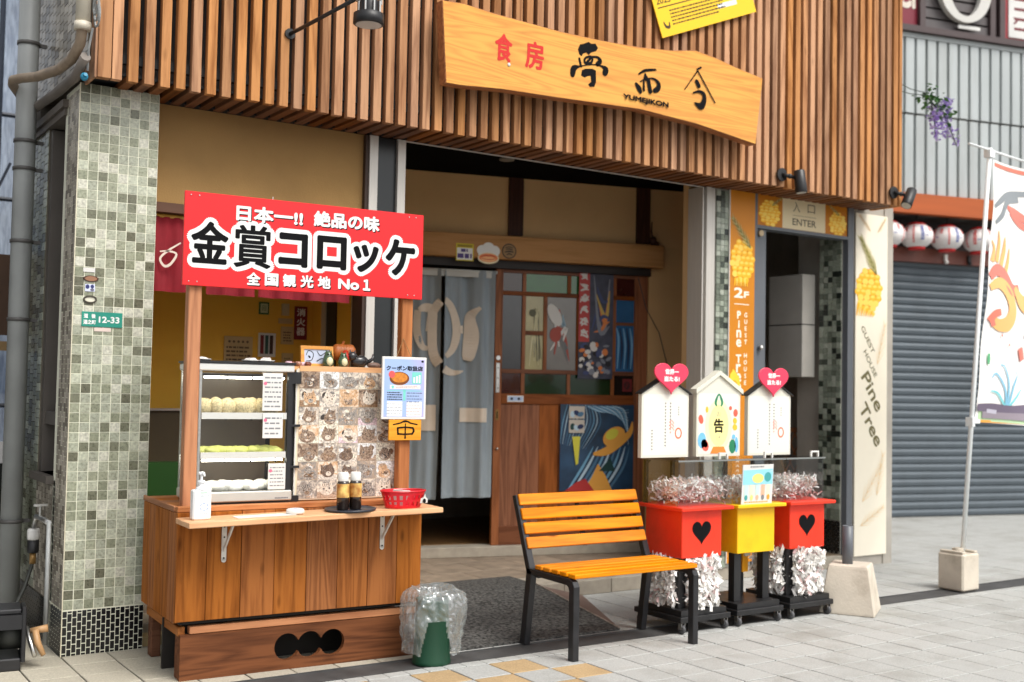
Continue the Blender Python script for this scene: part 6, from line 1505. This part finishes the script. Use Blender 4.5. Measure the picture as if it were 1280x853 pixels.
b = MB(); b.tube([(.12, -.05, .18), (.13, -.06, .12), (.16, -.09, .06)], [.016, .018, .012], 8); b.tube([(.1, -.02, .17), (.18, -.03, .18)], [.014, .02], 8); part('nozzle', b, mat('tan_plastic', C(176, 138, 96), rough=.45), t)
b = MB(); b.rect(-.06, -.045, -.1235, .1, .2); part('label', b, WHITEP, t, loc=(0, 0, 0))
# building at the back of the alley, wrapped in blue netting
t = thing('netted_building', 'neighbouring building wrapped in blue scaffold netting behind the alley', 'building', (.6, 10.0, 0))
part('wall', MB().box(-3.0, 1.12, 2.3, 3.0, 0, 3.2), mat('blue_grey_wall', C(92, 110, 136), rough=.8, var=.2, scale=2), t)
part('alley_wall', MB().box(-3.0, -.25, -3.2, .29, 0, 3.4), mat('alley_wall_paint', C(120, 116, 112), rough=.9, var=.15), t)
b = MB(); b.sheet(60, 60, lambda u, v: (.0+1.2*u, .18+.03*sin(u*22+v*3)+.02*sin(v*31+u*9), .9+5.6*v))
part('net', b, netting('blue_net', C(206, 226, 250)), t)
b = MB()
for z in (1.2, 2.0, 2.9, 3.6, 4.6): b.tube([(-.05, .1, z), (1.2, .1, z)], .02, 6)
for x in (1.0, 1.16): b.tube([(x, .08, .1), (x, .08, 6.5)], .024, 6)
b.tube([(.7, .08, 2.2), (1.1, .08, 3.2)], .012, 5)
part('scaffold_tube', b, mat('scaffold_dark', C(44, 52, 66), rough=.5), t)
t = thing('brown_board', 'worn brown board hanging behind the drain pipe in the alley', 'board', (1.28, 7.9, 1.6))
b = MB(); b.box(-.05, .3, 0, .03, .10, .62); b.box(-.07, -.0, -.012, 0, .08, .64, 1); b.box(-.06, .3, -.01, .02, .0, .06, 1)
part('board', b, [mat('brown_board', C(92, 70, 56), rough=.7, var=.15), mat('ochre_edge', C(160, 132, 92), rough=.7, var=.15)], t)
single('alley_fence', MB().box(.2, 2.2, 9.3, 9.36, 0, .78), mat('dark_fence', C(34, 40, 38), rough=.8, var=.2), 'low dark panel closing the back of the alley', 'fence', (0, 0, 0))

# ------------------------------------------------------------ neighbouring shop on the right
NN = radians(-14.5)
def nw(s, t, z=0): return (11.096+s*cos(NN)+t*sin(NN), 8.548+s*sin(NN)-t*cos(NN), z)
NS = thing('neighbour_shop', 'neighbouring shop with grey corrugated wall over a closed dark grey shutter', 'building', nw(0, 0), NN)
def rib(x0, x1, z0, z1, p_, y, d_):
    b = MB(); n = int((x1-x0)/p_)
    for k in range(n):
        x = x0+k*p_
        prof = [(x, 0), (x+p_*.05, -d_), (x+p_*.80, -d_), (x+p_*.85, 0), (x+p_, 0)]
        for (a, ya), (c, yc) in zip(prof, prof[1:]): b.poly([(a, y+ya, z0), (c, y+yc, z0), (c, y+yc, z1), (a, y+ya, z1)])
    return b
CORR = mat('corrugated_steel', C(178, 184, 184), rough=.5, var=.08, scale=2, dirt=.45, dscale=1.3, dstretch=(2, 2, .3), stretch=(1, 1, .3), metal=.2)
part('corrugated_wall', rib(-1.55, 4.2, 3.72, 4.64, .152, -.3, .038), CORR, NS)
part('corrugated_wall', rib(-1.55, 4.2, 4.66, 5.53, .152, -.31, .038), CORR, NS)
part('wall_cap', MB().box(-1.6, 4.2, -.36, -.2, 5.531, 5.585), mat('cap_grey', C(170, 176, 176), rough=.5, var=.05), NS)
b = MB(); b.box(-1.6, 4.2, -.278, .3, 3.70, 7.5); part('upper_wall', b, CONCRETE, NS)
part('lintel_board', MB().box(-1.6, 4.2, -.45, -.34, 3.49, 3.715), mat('orange_board', C(176, 84, 26), rough=.4, var=.1, scale=2, stretch=(.2, 1, 3)), NS)
b = MB(); b.box(-1.6, 4.2, -.335, .25, 3.50, 3.69); part('soffit', b, mat('soffit_dark', C(96, 92, 88), var=.1), NS)
part('shutter_box', MB().box(-1.6, 4.2, -.10, .15, 2.985, 3.15), mat('brown_box', C(110, 62, 50), rough=.5, var=.08), NS)
part('recess_wall', MB().box(-1.6, 4.2, .151, .2, 2.985, 3.6), mat('recess_dark', C(80, 76, 76), var=.1), NS)
b = MB(); z = .012
while z < 2.98:
    for (za, ya), (zb_, yb_) in zip([(0, 0), (.012, -.016), (.05, -.022), (.072, -.014), (.085, .0)], [(.012, -.016), (.05, -.022), (.072, -.014), (.085, 0), (.0885, 0)]):
        b.poly([(-1.6, ya, z+za), (4.2, ya, z+za), (4.2, yb_, z+zb_), (-1.6, yb_, z+zb_)])
    z += .0885
part('shutter_slat', b, mat('shutter_grey', C(88, 97, 104), rough=.42, var=.06, dirt=.4, dscale=1.2, dstretch=(1.5, 1.5, .4), scale=1.5, metal=.2), NS, kind='stuff')
part('shutter_foot', MB().box(-1.6, 4.2, -.03, .03, .0, .012), STEEL, NS)
part('side_wall', MB().box(-1.7, -1.6, -.3, 3, 0, 7.5), CONCRETE, NS)
b = MB()
for s, z, l in ((.50, 4.65, .02), (.95, 4.78, .018), (.62, 4.6, .016), (.83, 4.58, .014), (.4, 4.72, .012), (1.06, 4.62, .02), (.75, 4.44, .02)): b.disc((s, -.333, z), l, l, 0, 8)
part('stain', b, mat('rust_stain', C(112, 104, 98), rough=.8, var=.2), NS)
# sign panels above the corrugated wall
SG = thing('upper_sign_frame', 'dark framed sign with maroon panels and a big letter O above the corrugated wall', 'sign', nw(0, .35, 5.6), NN)
DKF = mat('sign_frame', C(76, 62, 62), rough=.5, var=.08)
b = MB(); b.box(-1.6, 4.2, -.06, .05, -.01, .06); b.box(-1.6, 4.2, -.06, .05, 1.2, 1.3)
for s in (-.02, .98, 1.12): b.box(s, s+.075, -.05, .05, .0601, 1.1999)
b.box(-1.6, 4.2, .04, .06, .06, 1.2); part('frame', b, DKF, SG)
MAR = mat('maroon_panel', C(122, 28, 46), rough=.4, var=.06, scale=2)
part('panel', MB().box(-1.55, -.02, .0, .039, .0601, 1.1999), MAR, SG)
part('panel', MB().box(1.196, 4.15, .0, .039, .0601, 1.1999), mat('maroon_red_panel', C(150, 46, 52), rough=.4, var=.06), SG)
b = MB()
for k in range(9): b.box(.055, .98, -.01+.004*k % .01, .0389, .07+k*.125, .07+k*.125+.10)
part('louvre', b, mat('louvre_grey', C(90, 84, 84), rough=.45, var=.1), SG)
b = MB(); N_O = 48
for k in range(N_O):
    a, c = 2*pi*k/N_O, 2*pi*(k+1)/N_O
    q = [(.58+.37*cos(a), .56+.40*sin(a)), (.58+.37*cos(c), .56+.40*sin(c)), (.58+.225*cos(c), .56+.325*sin(c)), (.58+.225*cos(a), .56+.325*sin(a))]
    b.poly([(p[0], -.10, p[1]) for p in q]); b.poly([(p[0], -.03, p[1]) for p in q])
    b.poly([(q[0][0], -.10, q[0][1]), (q[1][0], -.10, q[1][1]), (q[1][0], -.03, q[1][1]), (q[0][0], -.03, q[0][1])]); b.poly([(q[3][0], -.10, q[3][1]), (q[2][0], -.10, q[2][1]), (q[2][0], -.03, q[2][1]), (q[3][0], -.03, q[3][1])])
part('letter', b, mat('letter_grey', C(206, 204, 198), rough=.4, var=.03), SG)
b = MB(); b.box(.50, .81, -.07, -.05, .095, .135); part('name_strip', b, WHITEP, SG)
b = MB(); lettering(b, 'CI', -.30, -.05, .26, .62, -.004, grow=.012, n=6); part('lettering', b, flat('sign_cream', C(220, 210, 196)), SG)
b = MB(); b.box(1.28, 1.66, -.012, -.001, .10, 1.19); part('white_strip', b, WHITEP, SG)
b = MB()
for k in range(8): b.rect(1.36, 1.62, -.0125, .19+k*.12, .225+k*.12); 
b.stroke([(1.36, .27, .02), (1.40, .31, .03), (1.36, .34, .02)], -.0127)
part('strip_print', b, flat('sign_maroon_ink', C(116, 44, 50)), SG)
# white paper lanterns
LN = [thing('paper_lantern', ['round white paper lantern half hidden behind the corner pier', 'round white paper lantern with red top second from the left', 'round white paper lantern with red top third from the left', 'round white paper lantern nearest the banner flag'][k], 'lantern', nw(s, .25, 3.26), NN+.2*k, 'white lanterns under the orange board') for k, s in ((0, -.33),)]
t = LN[0]
b = MB(); prof = []
for k in range(13):
    a = pi*(.12+.76*k/12); prof.append((.185*sin(a)*(1+.02*(k % 2)), -.15*cos(a)))
b.lathe(prof, 24); part('shade', b, mat('lantern_paper', C(236, 232, 230), rough=.6, var=.05, scale=6), t)
b = MB(); b.lathe([(.10, .12), (.105, .135), (.075, .155), (.06, .158)], 20); b.lathe([(.09, -.155), (.1, -.13)], 20); part('red_cap', b, mat('lantern_red', C(206, 40, 40), rough=.5), t)
b = MB()
for q in range(4):
    a0 = q*pi/2-1.6
    def lp(a, z): 
        r = .188*math.sqrt(max(0, 1-(z/.17)**2)); return (r*cos(a), r*sin(a), z)
    for da, w, z0, z1, mi in ((0, .16, .04, .10, 0), (.5, .10, -.09, .11, 0), (-.3, .22, -.01, .0, 1), (1.0, .2, -.06, .11, 1 if q % 2 else 0)):
        for k in range(6):
            zz0, zz1 = z0+(z1-z0)*k/6, z0+(z1-z0)*(k+.75)/6; b.poly([lp(a0+da, zz0), lp(a0+da+w, zz0), lp(a0+da+w, zz1), lp(a0+da, zz1)], mi)
part('lantern_print', b, [flat('lantern_red_print', C(214, 70, 64)), flat('lantern_blue_print', C(70, 90, 160))], t)
b = MB(); b.tube([(0, 0, .15), (0, 0, .24)], .006, 5); part('hanger', b, BLACK, t)
for s, lab, r in ((.06, 'round white paper lantern with red top second from the left', .2), (.485, 'round white paper lantern with red top third from the left', .5), (.95, 'round white paper lantern nearest the banner flag', 1.1)):
    dup(t, nw(s, .25, 3.26), NN+r, lab)
for s, lab in ((.58, 'small white hook lamp on the brown shutter box under the third lantern'), (.92, 'small dark hook on the brown shutter box under the last lantern')):
    b = MB(); b.box(-.02, .02, -.03, 0, -.05, .03); b.ball((0, -.03, -.06), .025, 8, 6)
    single('shutter_hook', b, WHITEP if s < .7 else BLACK, lab, 'hook', nw(s, .102, 3.06), (0, 0, NN))
# hanging wisteria on a wire from the canopy end
WI = thing('wisteria', 'bunch of purple wisteria with green leaves on a wire beside the slat screen', 'flower', (8.18, 6.05, 3.98))
b = MB(); b.tube([(-.42, -.05, .03), (-.2, -.02, .01), (0, 0, .02)], .004, 5); b.tube([(-.42, -.05, -.04), (-.2, -.02, -.03), (.05, 0, .0)], .004, 5); b.tube([(.0, 0, .02), (.16, 0, -.08), (.3, 0, -.12)], .008, 5); b.tube([(.1, 0, -.05), (.15, 0, -.2), (.17, .01, -.34)], .005, 5); b.tube([(.25, 0, -.1), (.36, 0, -.24), (.46, 0, -.38)], .005, 5)
part('wire', b, mat('wire_green', C(60, 70, 60), rough=.6), WI)
b = MB(); rg = random.Random(4)
for k in range(110):
    f = rg.random(); c = Vector((.02+.3*f+rg.gauss(0, .03), rg.gauss(0, .05), .02-.17*f+rg.gauss(0, .04))); d_ = Vector((rg.uniform(-1, 1), rg.uniform(-1, 1), rg.uniform(-1, .2))).normalized(); s_ = d_.cross(Vector((rg.random(), rg.random(), 1))).normalized(); l = rg.uniform(.04, .07)
    b.poly([c, c+d_*l*.5+s_*l*.25, c+d_*l, c+d_*l*.5-s_*l*.25], k % 2)
part('leaf', b, [flat('leaf_mid', C(70, 120, 40)), flat('leaf_dark', C(40, 86, 30))], WI, kind='stuff')
b = MB()
for x0, z0, ln, dx_ in ((.10, -.08, .30, .08), (.2, -.1, .24, .1), (.26, -.06, .34, .22), (.16, -.04, .22, .02), (.3, .02, .14, .03)):
    for k in range(70):
        f = rg.random(); r_ = .035*(1-f*.75); c = Vector((x0+dx_*f+rg.gauss(0, r_), rg.gauss(0, r_), z0-ln*f)); d_ = Vector((rg.uniform(-1, 1), rg.uniform(-1, 1), rg.uniform(-.6, .6))).normalized(); s_ = d_.cross(Vector((rg.random(), .3, 1))).normalized(); l = .026
        b.poly([c, c+d_*l*.6+s_*l*.5, c+d_*l*1.2, c+d_*l*.6-s_*l*.5], k % 3)
part('blossom', b, [flat('wis_violet', C(196, 172, 234)), flat('wis_pale', C(224, 212, 244)), flat('wis_deep', C(164, 134, 214))], WI, kind='stuff')
b = MB(); b.box(0, .05, 0, .01, 0, .32); single('white_strip_notice', b, WHITEP, 'narrow white strip fixed to the right end of the slat screen', 'notice', (7.775, 6.05, 3.30))
b = MB()
for zz in (3.42, 3.62): b.tube([(7.77, 6.1, zz), (7.86, 6.08, zz+.03), (7.93, 6.1, zz-.02), (7.95, 6.1, zz-.1)], .006, 5)
single('hook_wire', b, BLACK, 'thin bent wire hooks at the right end of the slat screen', 'wire')
